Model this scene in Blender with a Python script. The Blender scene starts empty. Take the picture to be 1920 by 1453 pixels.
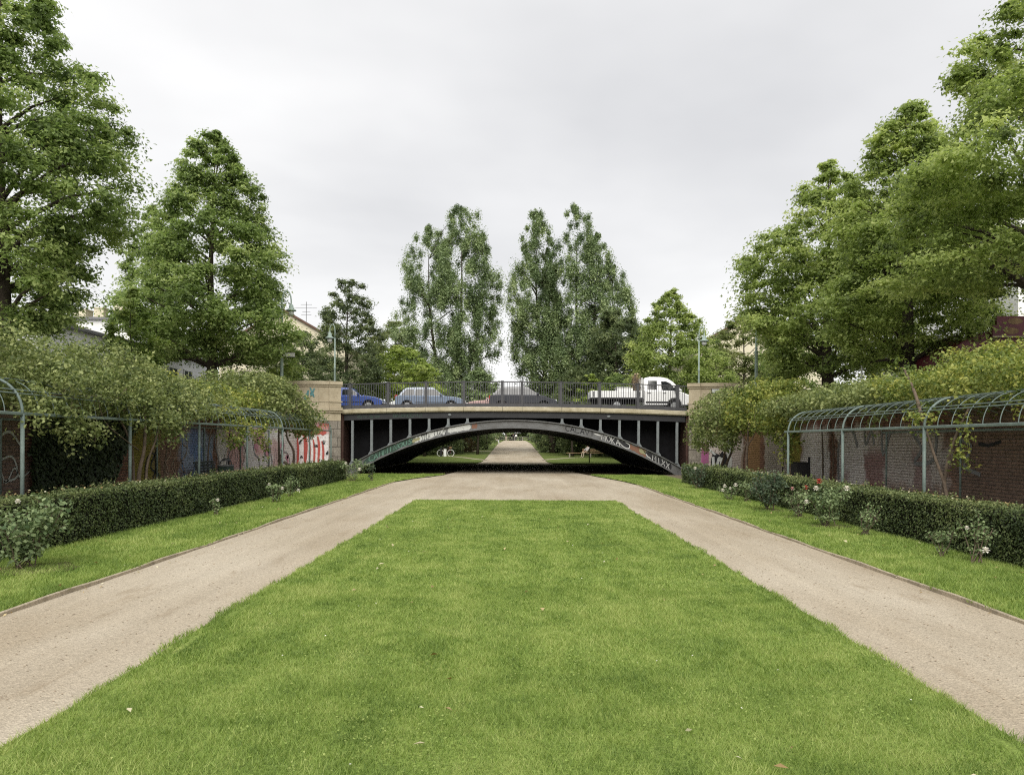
import bpy, math, random
import numpy as np
from mathutils import Vector, Matrix
from mathutils.geometry import tessellate_polygon

random.seed(7)
SC = bpy.context.scene
COL = SC.collection
R = math.radians
PI = math.pi

# ------------------------------------------------------------------ camera
cam_d = bpy.data.cameras.new('camera')
cam = bpy.data.objects.new('camera', cam_d)
COL.objects.link(cam)
cam_d.sensor_width = 36.0
cam_d.lens = 28.125
cam_d.shift_x = -0.0026
cam_d.shift_y = 0.0523
cam_d.clip_start = 0.1
cam_d.clip_end = 3000
cam.matrix_world = Matrix.Translation((0, 0, 1.75)) @ Matrix.Rotation(R(-0.3), 4, 'Y') @ Matrix.Rotation(R(90), 4, 'X')
SC.camera = cam

# ------------------------------------------------------------------ sky
SUN_EL, SUN_AZ = R(42), R(184)          # azimuth clockwise from +Y (north)
world = bpy.data.worlds.new('World')
SC.world = world
world.use_nodes = True
wt = world.node_tree
wt.nodes.clear()
w_out = wt.nodes.new('ShaderNodeOutputWorld')
sky = wt.nodes.new('ShaderNodeTexSky')
sky.sky_type = 'NISHITA'
sky.sun_disc = False
sky.sun_elevation = SUN_EL
sky.sun_rotation = SUN_AZ
sky.dust_density = 3.0
bg_sky = wt.nodes.new('ShaderNodeBackground')
bg_sky.inputs['Strength'].default_value = 0.05
wt.links.new(sky.outputs[0], bg_sky.inputs['Color'])
tc = wt.nodes.new('ShaderNodeTexCoord')
sep = wt.nodes.new('ShaderNodeSeparateXYZ')
wt.links.new(tc.outputs['Generated'], sep.inputs[0])
zabs = wt.nodes.new('ShaderNodeMath'); zabs.operation = 'MAXIMUM'; zabs.inputs[1].default_value = 0.0
wt.links.new(sep.outputs['Z'], zabs.inputs[0])
zadd = wt.nodes.new('ShaderNodeMath'); zadd.operation = 'ADD'; zadd.inputs[1].default_value = 0.16
wt.links.new(zabs.outputs[0], zadd.inputs[0])
dx = wt.nodes.new('ShaderNodeMath'); dx.operation = 'DIVIDE'
dy = wt.nodes.new('ShaderNodeMath'); dy.operation = 'DIVIDE'
wt.links.new(sep.outputs['X'], dx.inputs[0]); wt.links.new(zadd.outputs[0], dx.inputs[1])
wt.links.new(sep.outputs['Y'], dy.inputs[0]); wt.links.new(zadd.outputs[0], dy.inputs[1])
cmb = wt.nodes.new('ShaderNodeCombineXYZ')
wt.links.new(dx.outputs[0], cmb.inputs[0]); wt.links.new(dy.outputs[0], cmb.inputs[1])
cmb.inputs[2].default_value = 3.7
cn = wt.nodes.new('ShaderNodeTexNoise')
cn.inputs['Scale'].default_value = 0.62
cn.inputs['Detail'].default_value = 5.0
cn.inputs['Roughness'].default_value = 0.48
cn.inputs['Distortion'].default_value = 0.15
wt.links.new(cmb.outputs[0], cn.inputs['Vector'])
cr = wt.nodes.new('ShaderNodeValToRGB')
cr.color_ramp.elements[0].position = 0.36
cr.color_ramp.elements[0].color = (0.590, 0.592, 0.602, 1)
cr.color_ramp.elements[1].position = 0.62
cr.color_ramp.elements[1].color = (0.85, 0.846, 0.840, 1)
wt.links.new(cn.outputs['Fac'], cr.inputs[0])
hz = wt.nodes.new('ShaderNodeMapRange'); hz.interpolation_type = 'SMOOTHSTEP'
hz.inputs[1].default_value = 0.02; hz.inputs[2].default_value = 0.30; hz.inputs[3].default_value = 0.75; hz.inputs[4].default_value = 0.0
wt.links.new(zabs.outputs[0], hz.inputs[0])
hmx = wt.nodes.new('ShaderNodeMix'); hmx.data_type = 'RGBA'
wt.links.new(hz.outputs[0], hmx.inputs[0]); wt.links.new(cr.outputs[0], hmx.inputs[6]); hmx.inputs[7].default_value = (.89, .885, .872, 1)
bg_c = wt.nodes.new('ShaderNodeBackground')
bg_c.inputs['Strength'].default_value = 0.535
wt.links.new(hmx.outputs[2], bg_c.inputs['Color'])
mixw = wt.nodes.new('ShaderNodeMixShader')
mixw.inputs[0].default_value = 0.93
wt.links.new(bg_sky.outputs[0], mixw.inputs[1])
wt.links.new(bg_c.outputs[0], mixw.inputs[2])
wt.links.new(mixw.outputs[0], w_out.inputs['Surface'])

# ------------------------------------------------------------------ sun behind the overcast
sun_d = bpy.data.lights.new('sun', 'SUN')
sun_d.energy = 1.5
sun_d.angle = R(45)
sun_d.color = (1.0, 0.965, 0.9)
sun = bpy.data.objects.new('sun', sun_d)
COL.objects.link(sun)
sd = Vector((math.sin(SUN_AZ) * math.cos(SUN_EL), math.cos(SUN_AZ) * math.cos(SUN_EL), math.sin(SUN_EL)))
sun.rotation_euler = sd.to_track_quat('Z', 'Y').to_euler()
sun.location = (0, -20, 40)

# ------------------------------------------------------------------ exposure / render
SC.view_settings.view_transform = 'Standard'
SC.view_settings.look = 'None'
SC.view_settings.exposure = 1.27
SC.view_settings.gamma = 1.0
SC.view_settings.use_curve_mapping = False
SC.render.engine = 'CYCLES'
SC.cycles.max_bounces = 10
SC.cycles.diffuse_bounces = 8
SC.cycles.glossy_bounces = 2
SC.cycles.transmission_bounces = 4
SC.cycles.transparent_max_bounces = 4
SC.cycles.caustics_reflective = False
SC.cycles.caustics_refractive = False
SC.cycles.use_adaptive_sampling = True
SC.cycles.adaptive_threshold = 0.01
SC.cycles.use_denoising = False
SC.cycles.pixel_filter_type = 'BLACKMAN_HARRIS'
SC.cycles.filter_width = 1.15


# ================================================================== helpers
def tag(o, label=None, cat=None, group=None, kind=None):
    if label: o['label'] = label
    if cat: o['category'] = cat
    if group: o['group'] = group
    if kind: o['kind'] = kind
    return o


def thing(name, label, cat, loc=(0, 0, 0), rz=0.0, group=None):
    o = bpy.data.objects.new(name, None)
    o.empty_display_size = 0.2
    COL.objects.link(o)
    o.location = loc
    o.rotation_euler = (0, 0, rz)
    return tag(o, label, cat, group)


def link(name, me, parent=None, loc=(0, 0, 0)):
    o = bpy.data.objects.new(name, me)
    COL.objects.link(o)
    if parent: o.parent = parent
    o.location = loc
    return o


def dup(o, parent=None, loc=None):
    c = o.copy()
    COL.objects.link(c)
    if parent: c.parent = parent
    if loc is not None: c.location = loc
    return c


def dup_tree(o, parent=None):
    c = o.copy()
    COL.objects.link(c)
    if parent: c.parent = parent
    for ch in list(o.children):
        dup_tree(ch, c)
    return c


class MB:
    """Collects shapes, then becomes ONE mesh object."""
    def __init__(self):
        self.v = []; self.f = []; self.m = []

    def add(self, vs, fs, mi=0):
        b = len(self.v)
        self.v += [tuple(p) for p in vs]
        self.f += [tuple(b + i for i in f) for f in fs]
        self.m += [mi] * len(fs)
        return self

    def box(self, c, s, rz=0.0, mi=0, taper=1.0, bev=0.0):
        hx, hy, hz = s[0] / 2, s[1] / 2, s[2] / 2
        if bev > 0:
            b = min(bev, hx * .9, hy * .9, hz * .9)
            pts = []
            for z, k in ((-hz, b), (-hz + b, 0), (hz - b, 0), (hz, b)):
                x, y = hx - k, hy - k
                pts.append([(-x, -y, z), (x, -y, z), (x, y, z), (-x, y, z)])
            vs = [p for ring in pts for p in ring]
            fs = [(3, 2, 1, 0), (12, 13, 14, 15)]
            for r in range(3):
                for i in range(4):
                    j = (i + 1) % 4
                    fs.append((r * 4 + i, r * 4 + j, r * 4 + 4 + j, r * 4 + 4 + i))
        else:
            vs = [(-hx, -hy, -hz), (hx, -hy, -hz), (hx, hy, -hz), (-hx, hy, -hz)]
            t = taper
            vs += [(-hx * t, -hy * t, hz), (hx * t, -hy * t, hz), (hx * t, hy * t, hz), (-hx * t, hy * t, hz)]
            fs = [(3, 2, 1, 0), (4, 5, 6, 7), (0, 1, 5, 4), (1, 2, 6, 5), (2, 3, 7, 6), (3, 0, 4, 7)]
        ca, sa = math.cos(rz), math.sin(rz)
        self.add([(c[0] + x * ca - y * sa, c[1] + x * sa + y * ca, c[2] + z) for x, y, z in vs], fs, mi)
        return self

    def tube(self, pts, rad, n=6, mi=0, cap=True):
        pts = [Vector(p) for p in pts]
        if not hasattr(rad, '__len__'): rad = [rad] * len(pts)
        b = len(self.v)
        prev = None
        for i, p in enumerate(pts):
            if i == 0: d = pts[1] - p
            elif i == len(pts) - 1: d = p - pts[i - 1]
            else: d = pts[i + 1] - pts[i - 1]
            d = d.normalized() if d.length > 1e-9 else Vector((0, 0, 1))
            if prev is None:
                a = Vector((1, 0, 0)) if abs(d.x) < 0.8 else Vector((0, 1, 0))
                u = (a - d * a.dot(d)).normalized()
            else:
                u = prev - d * prev.dot(d)
                u = u.normalized() if u.length > 1e-6 else d.orthogonal().normalized()
            prev = u
            w = d.cross(u)
            for k in range(n):
                an = 2 * PI * k / n
                q = p + (u * math.cos(an) + w * math.sin(an)) * rad[i]
                self.v.append(tuple(q))
        for i in range(len(pts) - 1):
            for k in range(n):
                j = (k + 1) % n
                self.f.append((b + i * n + k, b + i * n + j, b + (i + 1) * n + j, b + (i + 1) * n + k)); self.m.append(mi)
        if cap:
            self.f.append(tuple(b + k for k in reversed(range(n)))); self.m.append(mi)
            e = b + (len(pts) - 1) * n
            self.f.append(tuple(e + k for k in range(n))); self.m.append(mi)
        return self

    def lathe(self, c, prof, n=12, mi=0):
        b = len(self.v)
        for r, z in prof:
            for k in range(n):
                a = 2 * PI * k / n
                self.v.append((c[0] + r * math.cos(a), c[1] + r * math.sin(a), c[2] + z))
        for i in range(len(prof) - 1):
            for k in range(n):
                j = (k + 1) % n
                self.f.append((b + i * n + k, b + i * n + j, b + (i + 1) * n + j, b + (i + 1) * n + k)); self.m.append(mi)
        self.f.append(tuple(b + k for k in reversed(range(n)))); self.m.append(mi)
        e = b + (len(prof) - 1) * n
        self.f.append(tuple(e + k for k in range(n))); self.m.append(mi)
        return self

    def prism(self, poly, y0, y1, mi=0):
        """poly in (x,z), extruded along y"""
        n = len(poly)
        vs = [(x, y0, z) for x, z in poly] + [(x, y1, z) for x, z in poly]
        fs = [tuple(range(n)), tuple(reversed(range(n, 2 * n)))]
        for i in range(n):
            j = (i + 1) % n
            fs.append((i, n + i, n + j, j))
        self.add(vs, fs, mi)
        return self

    def ribbon(self, pts, w, fn, mi=0):
        """flat stroke: pts in (u,v); fn maps (u,v) to xyz"""
        if len(pts) < 2: return self
        b = len(self.v)
        L = len(pts)
        for i, (u, v) in enumerate(pts):
            a = pts[max(0, i - 1)]; c = pts[min(L - 1, i + 1)]
            du, dv = c[0] - a[0], c[1] - a[1]
            l = math.hypot(du, dv) or 1
            nu, nv = -dv / l * w / 2, du / l * w / 2
            self.v.append(tuple(fn(u + nu, v + nv)))
            self.v.append(tuple(fn(u - nu, v - nv)))
        for i in range(L - 1):
            self.f.append((b + 2 * i, b + 2 * i + 1, b + 2 * i + 3, b + 2 * i + 2)); self.m.append(mi)
        return self

    def mesh(self, name, mats, off=(0, 0, 0), smooth=False):
        me = bpy.data.meshes.new(name)
        o = off
        me.from_pydata([(x - o[0], y - o[1], z - o[2]) for x, y, z in self.v], [], self.f)
        if not isinstance(mats, (list, tuple)): mats = [mats]
        for mt in mats: me.materials.append(mt)
        if len(mats) > 1: me.polygons.foreach_set('material_index', self.m)
        if smooth:
            me.polygons.foreach_set('use_smooth', [True] * len(me.polygons))
        me.update()
        return me

    def build(self, name, mats, parent=None, off=None, smooth=False):
        if off is None: off = tuple(parent.location) if parent else (0, 0, 0)
        return link(name, self.mesh(name, mats, off, smooth), parent)


# ------------------------------------------------------------------ materials
def nt(mat):
    return mat.node_tree.nodes, mat.node_tree.links


def base_mat(name):
    m = bpy.data.materials.new(name)
    m.use_nodes = True
    n, l = nt(m)
    return m, n, l, n['Principled BSDF'], n['Material Output']


def pos_node(n):
    return n.new('ShaderNodeNewGeometry').outputs['Position']


def M(name, col, rough=0.6, spec=0.3, metal=0.0, var=0.15, vscale=4.0, bump=0.0, bscale=60.0, col2=None, fine=0.0):
    m, n, l, p, o = base_mat(name)
    P = pos_node(n)
    nz = n.new('ShaderNodeTexNoise'); nz.inputs['Scale'].default_value = vscale
    nz.inputs['Detail'].default_value = 6; nz.inputs['Roughness'].default_value = 0.65
    l.new(P, nz.inputs['Vector'])
    rp = n.new('ShaderNodeValToRGB')
    rp.color_ramp.elements[0].position = 0.3; rp.color_ramp.elements[1].position = 0.7
    if col2 is None:
        a = [c * (1 - var) for c in col]; b = [c * (1 + var) for c in col]
    else:
        a, b = col, col2
    rp.color_ramp.elements[0].color = (*a, 1); rp.color_ramp.elements[1].color = (*b, 1)
    l.new(nz.outputs['Fac'], rp.inputs[0])
    src = rp.outputs[0]
    if fine > 0:
        n2 = n.new('ShaderNodeTexNoise'); n2.inputs['Scale'].default_value = bscale; n2.inputs['Detail'].default_value = 3
        l.new(P, n2.inputs['Vector'])
        mr = n.new('ShaderNodeMapRange'); mr.inputs[1].default_value = .3; mr.inputs[2].default_value = .7
        mr.inputs[3].default_value = 1 - fine; mr.inputs[4].default_value = 1 + fine
        l.new(n2.outputs['Fac'], mr.inputs[0])
        mx = n.new('ShaderNodeMix'); mx.data_type = 'RGBA'; mx.blend_type = 'MULTIPLY'; mx.inputs[0].default_value = 1
        l.new(src, mx.inputs[6]); l.new(mr.outputs[0], mx.inputs[7])
        src = mx.outputs[2]
    l.new(src, p.inputs['Base Color'])
    p.inputs['Roughness'].default_value = rough
    p.inputs['Specular IOR Level'].default_value = spec
    p.inputs['Metallic'].default_value = metal
    if bump > 0:
        bn = n.new('ShaderNodeTexNoise'); bn.inputs['Scale'].default_value = bscale; bn.inputs['Detail'].default_value = 4
        l.new(P, bn.inputs['Vector'])
        bp = n.new('ShaderNodeBump'); bp.inputs['Strength'].default_value = bump; bp.inputs['Distance'].default_value = 0.02
        l.new(bn.outputs['Fac'], bp.inputs['Height']); l.new(bp.outputs[0], p.inputs['Normal'])
    return m


def leaf_mat(name, c0, c1, c2, trans=0.54, rough=0.5, spec=0.25):
    """leaf colour from the per-face 'tint' attribute; some light passes through"""
    m, n, l, p, o = base_mat(name)
    at = n.new('ShaderNodeAttribute'); at.attribute_name = 'tint'
    rp = n.new('ShaderNodeValToRGB')
    rp.color_ramp.elements[0].position = 0.12; rp.color_ramp.elements[0].color = (*c0, 1)
    rp.color_ramp.elements[1].position = 0.9; rp.color_ramp.elements[1].color = (*c2, 1)
    e = rp.color_ramp.elements.new(0.5); e.color = (*c1, 1)
    l.new(at.outputs['Fac'], rp.inputs[0])
    l.new(rp.outputs[0], p.inputs['Base Color'])
    p.inputs['Roughness'].default_value = rough
    p.inputs['Specular IOR Level'].default_value = spec
    tr = n.new('ShaderNodeBsdfTranslucent')
    hs = n.new('ShaderNodeHueSaturation'); hs.inputs['Saturation'].default_value = 1.15; hs.inputs['Value'].default_value = 1.25
    l.new(rp.outputs[0], hs.inputs['Color']); l.new(hs.outputs[0], tr.inputs['Color'])
    mx = n.new('ShaderNodeMixShader'); mx.inputs[0].default_value = trans
    l.new(p.outputs[0], mx.inputs[1]); l.new(tr.outputs[0], mx.inputs[2])
    l.new(mx.outputs[0], o.inputs['Surface'])
    return m


MAT = {}
MAT['bark'] = M('bark', (.055, .045, .035), .9, .1, var=.35, vscale=6, bump=.6, bscale=30)
MAT['vine_bark'] = M('vine_bark', (.13, .10, .075), .9, .1, var=.35, vscale=9, bump=.5, bscale=50)
MAT['lime'] = leaf_mat('lime_leaf', (0.1066, 0.1505, 0.0527), (0.2445, 0.3286, 0.1103), (0.4577, 0.5267, 0.2195))
MAT['lime_r'] = leaf_mat('lime_leaf_warm', (0.1322, 0.1785, 0.0595), (0.3108, 0.3901, 0.1256), (0.5422, 0.6017, 0.2446))
MAT['maple'] = leaf_mat('maple_leaf', (0.1026, 0.1596, 0.0365), (0.2052, 0.2793, 0.0684), (0.342, 0.4104, 0.1254), .4)
MAT['dark'] = leaf_mat('dark_leaf', (0.069, 0.0953, 0.0476), (0.148, 0.1881, 0.0878), (0.301, 0.3449, 0.163))
MAT['poplar'] = leaf_mat('poplar_leaf', (0.1197, 0.171, 0.0798), (0.228, 0.3021, 0.1368), (0.399, 0.4731, 0.2337), .3, .4, .4)
MAT['ail'] = leaf_mat('ailanthus_leaf', (.14, .20, .04), (.29, .375, .085), (.46, .52, .18), .4)
MAT['olive'] = leaf_mat('olive_leaf', (0.1026, 0.1311, 0.0513), (0.2166, 0.2565, 0.0969), (0.3534, 0.3762, 0.1653))
MAT['vine'] = leaf_mat('vine_leaf', (0.0842, 0.1166, 0.041), (0.2214, 0.2678, 0.0972), (0.3942, 0.4266, 0.1836), .35)
MAT['vine_y'] = leaf_mat('vine_leaf_bright', (.085, .125, .030), (.235, .290, .078), (.46, .46, .13), .35)
MAT['ivy'] = leaf_mat('ivy_leaf', (.018, .032, .014), (.040, .060, .026), (.085, .11, .045), .1)
MAT['hedge'] = leaf_mat('hedge_leaf', (0.0391, 0.0598, 0.023), (0.1127, 0.1495, 0.0552), (0.23, 0.2587, 0.1035), .15)
MAT['rose'] = leaf_mat('rose_leaf', (.075, .12, .052), (.18, .24, .108), (.31, .38, .19), .25)
MAT['rose_d'] = leaf_mat('rose_leaf_dark', (.034, .056, .032), (.078, .112, .066), (.15, .195, .12), .2)
MAT['russet'] = leaf_mat('russet_leaf', (.08, .06, .03), (.16, .12, .06), (.27, .22, .10), .3)
MAT['grass'] = leaf_mat('grass_blade', (.115, .180, .040), (.243, .335, .078), (.40, .452, .155), .3, .55, .2)
MAT['gravel'] = None
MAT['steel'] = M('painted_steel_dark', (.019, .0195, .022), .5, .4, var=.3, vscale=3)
MAT['shade_black'] = M('spandrel_shade_black', (.009, .009, .010), .8, .1, var=.3, vscale=3)  # near-black, the shade behind the spandrels put into the colour
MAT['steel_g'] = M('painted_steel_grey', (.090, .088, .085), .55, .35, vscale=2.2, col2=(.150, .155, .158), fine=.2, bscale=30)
MAT['steel_post'] = M('painted_steel_pale', (.155, .172, .178), .55, .35, var=.2, vscale=5)
MAT['rail'] = M('railing_paint', (.052, .052, .057), .5, .4, var=.2, vscale=5)
MAT['verdigris'] = M('verdigris_paint', (.155, .200, .182), .55, .35, var=.22, vscale=6, fine=.12, bscale=60)
MAT['sandstone'] = M('sandstone', (.33, .275, .19), .85, .15, vscale=1.6, col2=(.48, .42, .31), bump=.3, bscale=45, fine=.14)
MAT['kerbstone'] = M('deck_stone', (.30, .26, .17), .85, .15, vscale=2.2, col2=(.50, .455, .345), bump=.3, bscale=45, fine=.15)
MAT['granite'] = M('granite_block', (.17, .15, .125), .85, .2, vscale=3, col2=(.30, .27, .23), bump=.6, bscale=18, fine=.2)
MAT['mortar'] = M('mortar', (.13, .115, .10), .95, .1, vscale=5, var=.2)
MAT['redstone'] = M('red_stone', (.085, .05, .042), .9, .1, vscale=2, var=.3)
MAT['soil'] = M('soil', (.085, .065, .045), .95, .05, vscale=3, var=.35, bump=.5, bscale=40, fine=.25)
MAT['walk'] = M('pergola_floor', (.20, .165, .12), .95, .05, vscale=3, var=.25, bump=.4, bscale=50, fine=.2)
MAT['asphalt'] = M('asphalt', (.05, .05, .052), .9, .2, vscale=3, var=.2, fine=.2, bscale=80)
MAT['pave'] = M('pavement', (.24, .23, .21), .9, .15, vscale=2, var=.15, fine=.15, bscale=50)
MAT['edge'] = M('edging_board', (.37, .315, .235), .9, .1, vscale=4, var=.3, bump=.4, bscale=40, fine=.2)
MAT['glass'] = M('car_glass', (.012, .014, .017), .06, .5, var=.1)
MAT['tyre'] = M('tyre', (.015, .015, .016), .85, .1, var=.1)
MAT['rim'] = M('wheel_rim', (.45, .46, .47), .35, .5, metal=.7, var=.05)
MAT['black'] = M('black_plastic', (.02, .02, .021), .55, .3, var=.2)
MAT['plaster_w'] = M('white_plaster', (.78, .78, .76), .9, .1, vscale=1.2, var=.07)
MAT['plaster_g'] = M('grey_plaster', (.30, .30, .31), .9, .1, vscale=1.2, var=.10)
MAT['plaster_c'] = M('cream_plaster', (.62, .57, .43), .9, .1, vscale=1.2, var=.06)
MAT['roof'] = M('roof_tile', (.12, .075, .055), .85, .15, vscale=3, var=.25)
MAT['roofg'] = M('roof_felt', (.20, .20, .205), .85, .15, vscale=3, var=.15)
MAT['wpane'] = M('window_pane', (.06, .07, .08), .1, .6, var=.2)
MAT['white'] = M('white_paint', (.78, .78, .76), .35, .4, var=.03)
MAT['maroon'] = M('maroon_paint', (.115, .022, .030), .45, .4, vscale=1.3, var=.25)
MAT['wood'] = M('old_wood', (.22, .15, .085), .8, .15, vscale=6, var=.3)
MAT['litter'] = leaf_mat('fallen_leaf', (.30, .20, .09), (.50, .40, .20), (.66, .62, .45), .2)
MAT['petal_w'] = M('white_petal', (.80, .77, .70), .6, .2, var=.05)
MAT['petal_r'] = M('red_petal', (.52, .10, .085), .6, .2, var=.15)
MAT['petal_p'] = M('pink_petal', (.72, .47, .45), .6, .2, var=.1)


def gravel_mat(name='gravel'):
    m, n, l, p, o = base_mat(name)
    P = pos_node(n)
    def noise(s, d=4, r=.6, vec=P):
        x = n.new('ShaderNodeTexNoise'); x.inputs['Scale'].default_value = s
        x.inputs['Detail'].default_value = d; x.inputs['Roughness'].default_value = r
        l.new(vec, x.inputs['Vector']); return x.outputs['Fac']
    mp = n.new('ShaderNodeMapping'); mp.inputs['Scale'].default_value = (1.0, .28, 1.0)
    l.new(P, mp.inputs['Vector'])
    big = noise(.55, 5, .6, mp.outputs[0])
    rp = n.new('ShaderNodeValToRGB')
    rp.color_ramp.elements[0].position = .30; rp.color_ramp.elements[0].color = (.345, .285, .205, 1)
    rp.color_ramp.elements[1].position = .66; rp.color_ramp.elements[1].color = (.478, .420, .330, 1)
    l.new(big, rp.inputs[0])
    vo = n.new('ShaderNodeTexVoronoi'); vo.inputs['Scale'].default_value = 75
    l.new(P, vo.inputs['Vector'])
    sx = n.new('ShaderNodeSeparateColor'); l.new(vo.outputs['Color'], sx.inputs[0])
    mr = n.new('ShaderNodeMapRange'); mr.inputs[3].default_value = .80; mr.inputs[4].default_value = 1.17
    l.new(sx.outputs[0], mr.inputs[0])
    mx = n.new('ShaderNodeMix'); mx.data_type = 'RGBA'; mx.blend_type = 'MULTIPLY'; mx.inputs[0].default_value = 1
    l.new(rp.outputs[0], mx.inputs[6]); l.new(mr.outputs[0], mx.inputs[7])
    fn = noise(28, 4)
    mr2 = n.new('ShaderNodeMapRange'); mr2.inputs[1].default_value = .3; mr2.inputs[2].default_value = .7
    mr2.inputs[3].default_value = .90; mr2.inputs[4].default_value = 1.08
    l.new(fn, mr2.inputs[0])
    mx2 = n.new('ShaderNodeMix'); mx2.data_type = 'RGBA'; mx2.blend_type = 'MULTIPLY'; mx2.inputs[0].default_value = 1
    l.new(mx.outputs[2], mx2.inputs[6]); l.new(mr2.outputs[0], mx2.inputs[7])
    # damp brown drag marks
    st = n.new('ShaderNodeMapping'); st.inputs['Scale'].default_value = (2.2, .5, 1); st.inputs['Rotation'].default_value = (0, 0, .5)
    l.new(P, st.inputs['Vector'])
    sn = noise(1.1, 6, .7, st.outputs[0])
    sr = n.new('ShaderNodeMapRange'); sr.inputs[1].default_value = .58; sr.inputs[2].default_value = .78; sr.inputs[3].default_value = 0; sr.inputs[4].default_value = .75
    l.new(sn, sr.inputs[0])
    tm_ = n.new('ShaderNodeMapping'); tm_.inputs['Scale'].default_value = (3.4, .07, 1)
    l.new(P, tm_.inputs['Vector'])
    tk = noise(1.0, 4, .6, tm_.outputs[0])
    tr_ = n.new('ShaderNodeMapRange'); tr_.inputs[1].default_value = .3; tr_.inputs[2].default_value = .7; tr_.inputs[3].default_value = .93; tr_.inputs[4].default_value = 1.06
    l.new(tk, tr_.inputs[0])
    mt_ = n.new('ShaderNodeMix'); mt_.data_type = 'RGBA'; mt_.blend_type = 'MULTIPLY'; mt_.inputs[0].default_value = 1
    l.new(mx2.outputs[2], mt_.inputs[6]); l.new(tr_.outputs[0], mt_.inputs[7])
    mx2 = mt_
    mx3 = n.new('ShaderNodeMix'); mx3.data_type = 'RGBA'
    l.new(sr.outputs[0], mx3.inputs[0]); l.new(mx2.outputs[2], mx3.inputs[6]); mx3.inputs[7].default_value = (.235, .175, .110, 1)
    l.new(mx3.outputs[2], p.inputs['Base Color'])
    p.inputs['Roughness'].default_value = .95; p.inputs['Specular IOR Level'].default_value = .1
    bp = n.new('ShaderNodeBump'); bp.inputs['Strength'].default_value = .55; bp.inputs['Distance'].default_value = .012
    l.new(vo.outputs['Distance'], bp.inputs['Height']); l.new(bp.outputs[0], p.inputs['Normal'])
    return m


MAT['gravel'] = gravel_mat()


def turf_mat():
    """the thatch between the blades"""
    m, n, l, p, o = base_mat('turf')
    P = pos_node(n)
    nz = n.new('ShaderNodeTexNoise'); nz.inputs['Scale'].default_value = 1.1; nz.inputs['Detail'].default_value = 8; nz.inputs['Roughness'].default_value = .72
    l.new(P, nz.inputs['Vector'])
    rp = n.new('ShaderNodeValToRGB')
    rp.color_ramp.elements[0].position = .3; rp.color_ramp.elements[0].color = (.11, .165, .04, 1)
    rp.color_ramp.elements[1].position = .72; rp.color_ramp.elements[1].color = (.29, .335, .10, 1)
    e = rp.color_ramp.elements.new(.5); e.color = (.195, .265, .062, 1)
    l.new(nz.outputs['Fac'], rp.inputs[0])
    n2 = n.new('ShaderNodeTexNoise'); n2.inputs['Scale'].default_value = 45; n2.inputs['Detail'].default_value = 4
    l.new(P, n2.inputs['Vector'])
    mr = n.new('ShaderNodeMapRange'); mr.inputs[1].default_value = .3; mr.inputs[2].default_value = .7; mr.inputs[3].default_value = .7; mr.inputs[4].default_value = 1.2
    l.new(n2.outputs['Fac'], mr.inputs[0])
    mx = n.new('ShaderNodeMix'); mx.data_type = 'RGBA'; mx.blend_type = 'MULTIPLY'; mx.inputs[0].default_value = 1
    l.new(rp.outputs[0], mx.inputs[6]); l.new(mr.outputs[0], mx.inputs[7])
    l.new(mx.outputs[2], p.inputs['Base Color'])
    p.inputs['Roughness'].default_value = .9; p.inputs['Specular IOR Level'].default_value = .1
    bp = n.new('ShaderNodeBump'); bp.inputs['Strength'].default_value = .8; bp.inputs['Distance'].default_value = .03
    l.new(n2.outputs['Fac'], bp.inputs['Height']); l.new(bp.outputs[0], p.inputs['Normal'])
    return m


MAT['turf'] = turf_mat()
MAT['meadow'] = M('meadow', (.085, .125, .032), .95, .05, vscale=1.3, col2=(.165, .195, .060), fine=.25, bscale=25)


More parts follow.
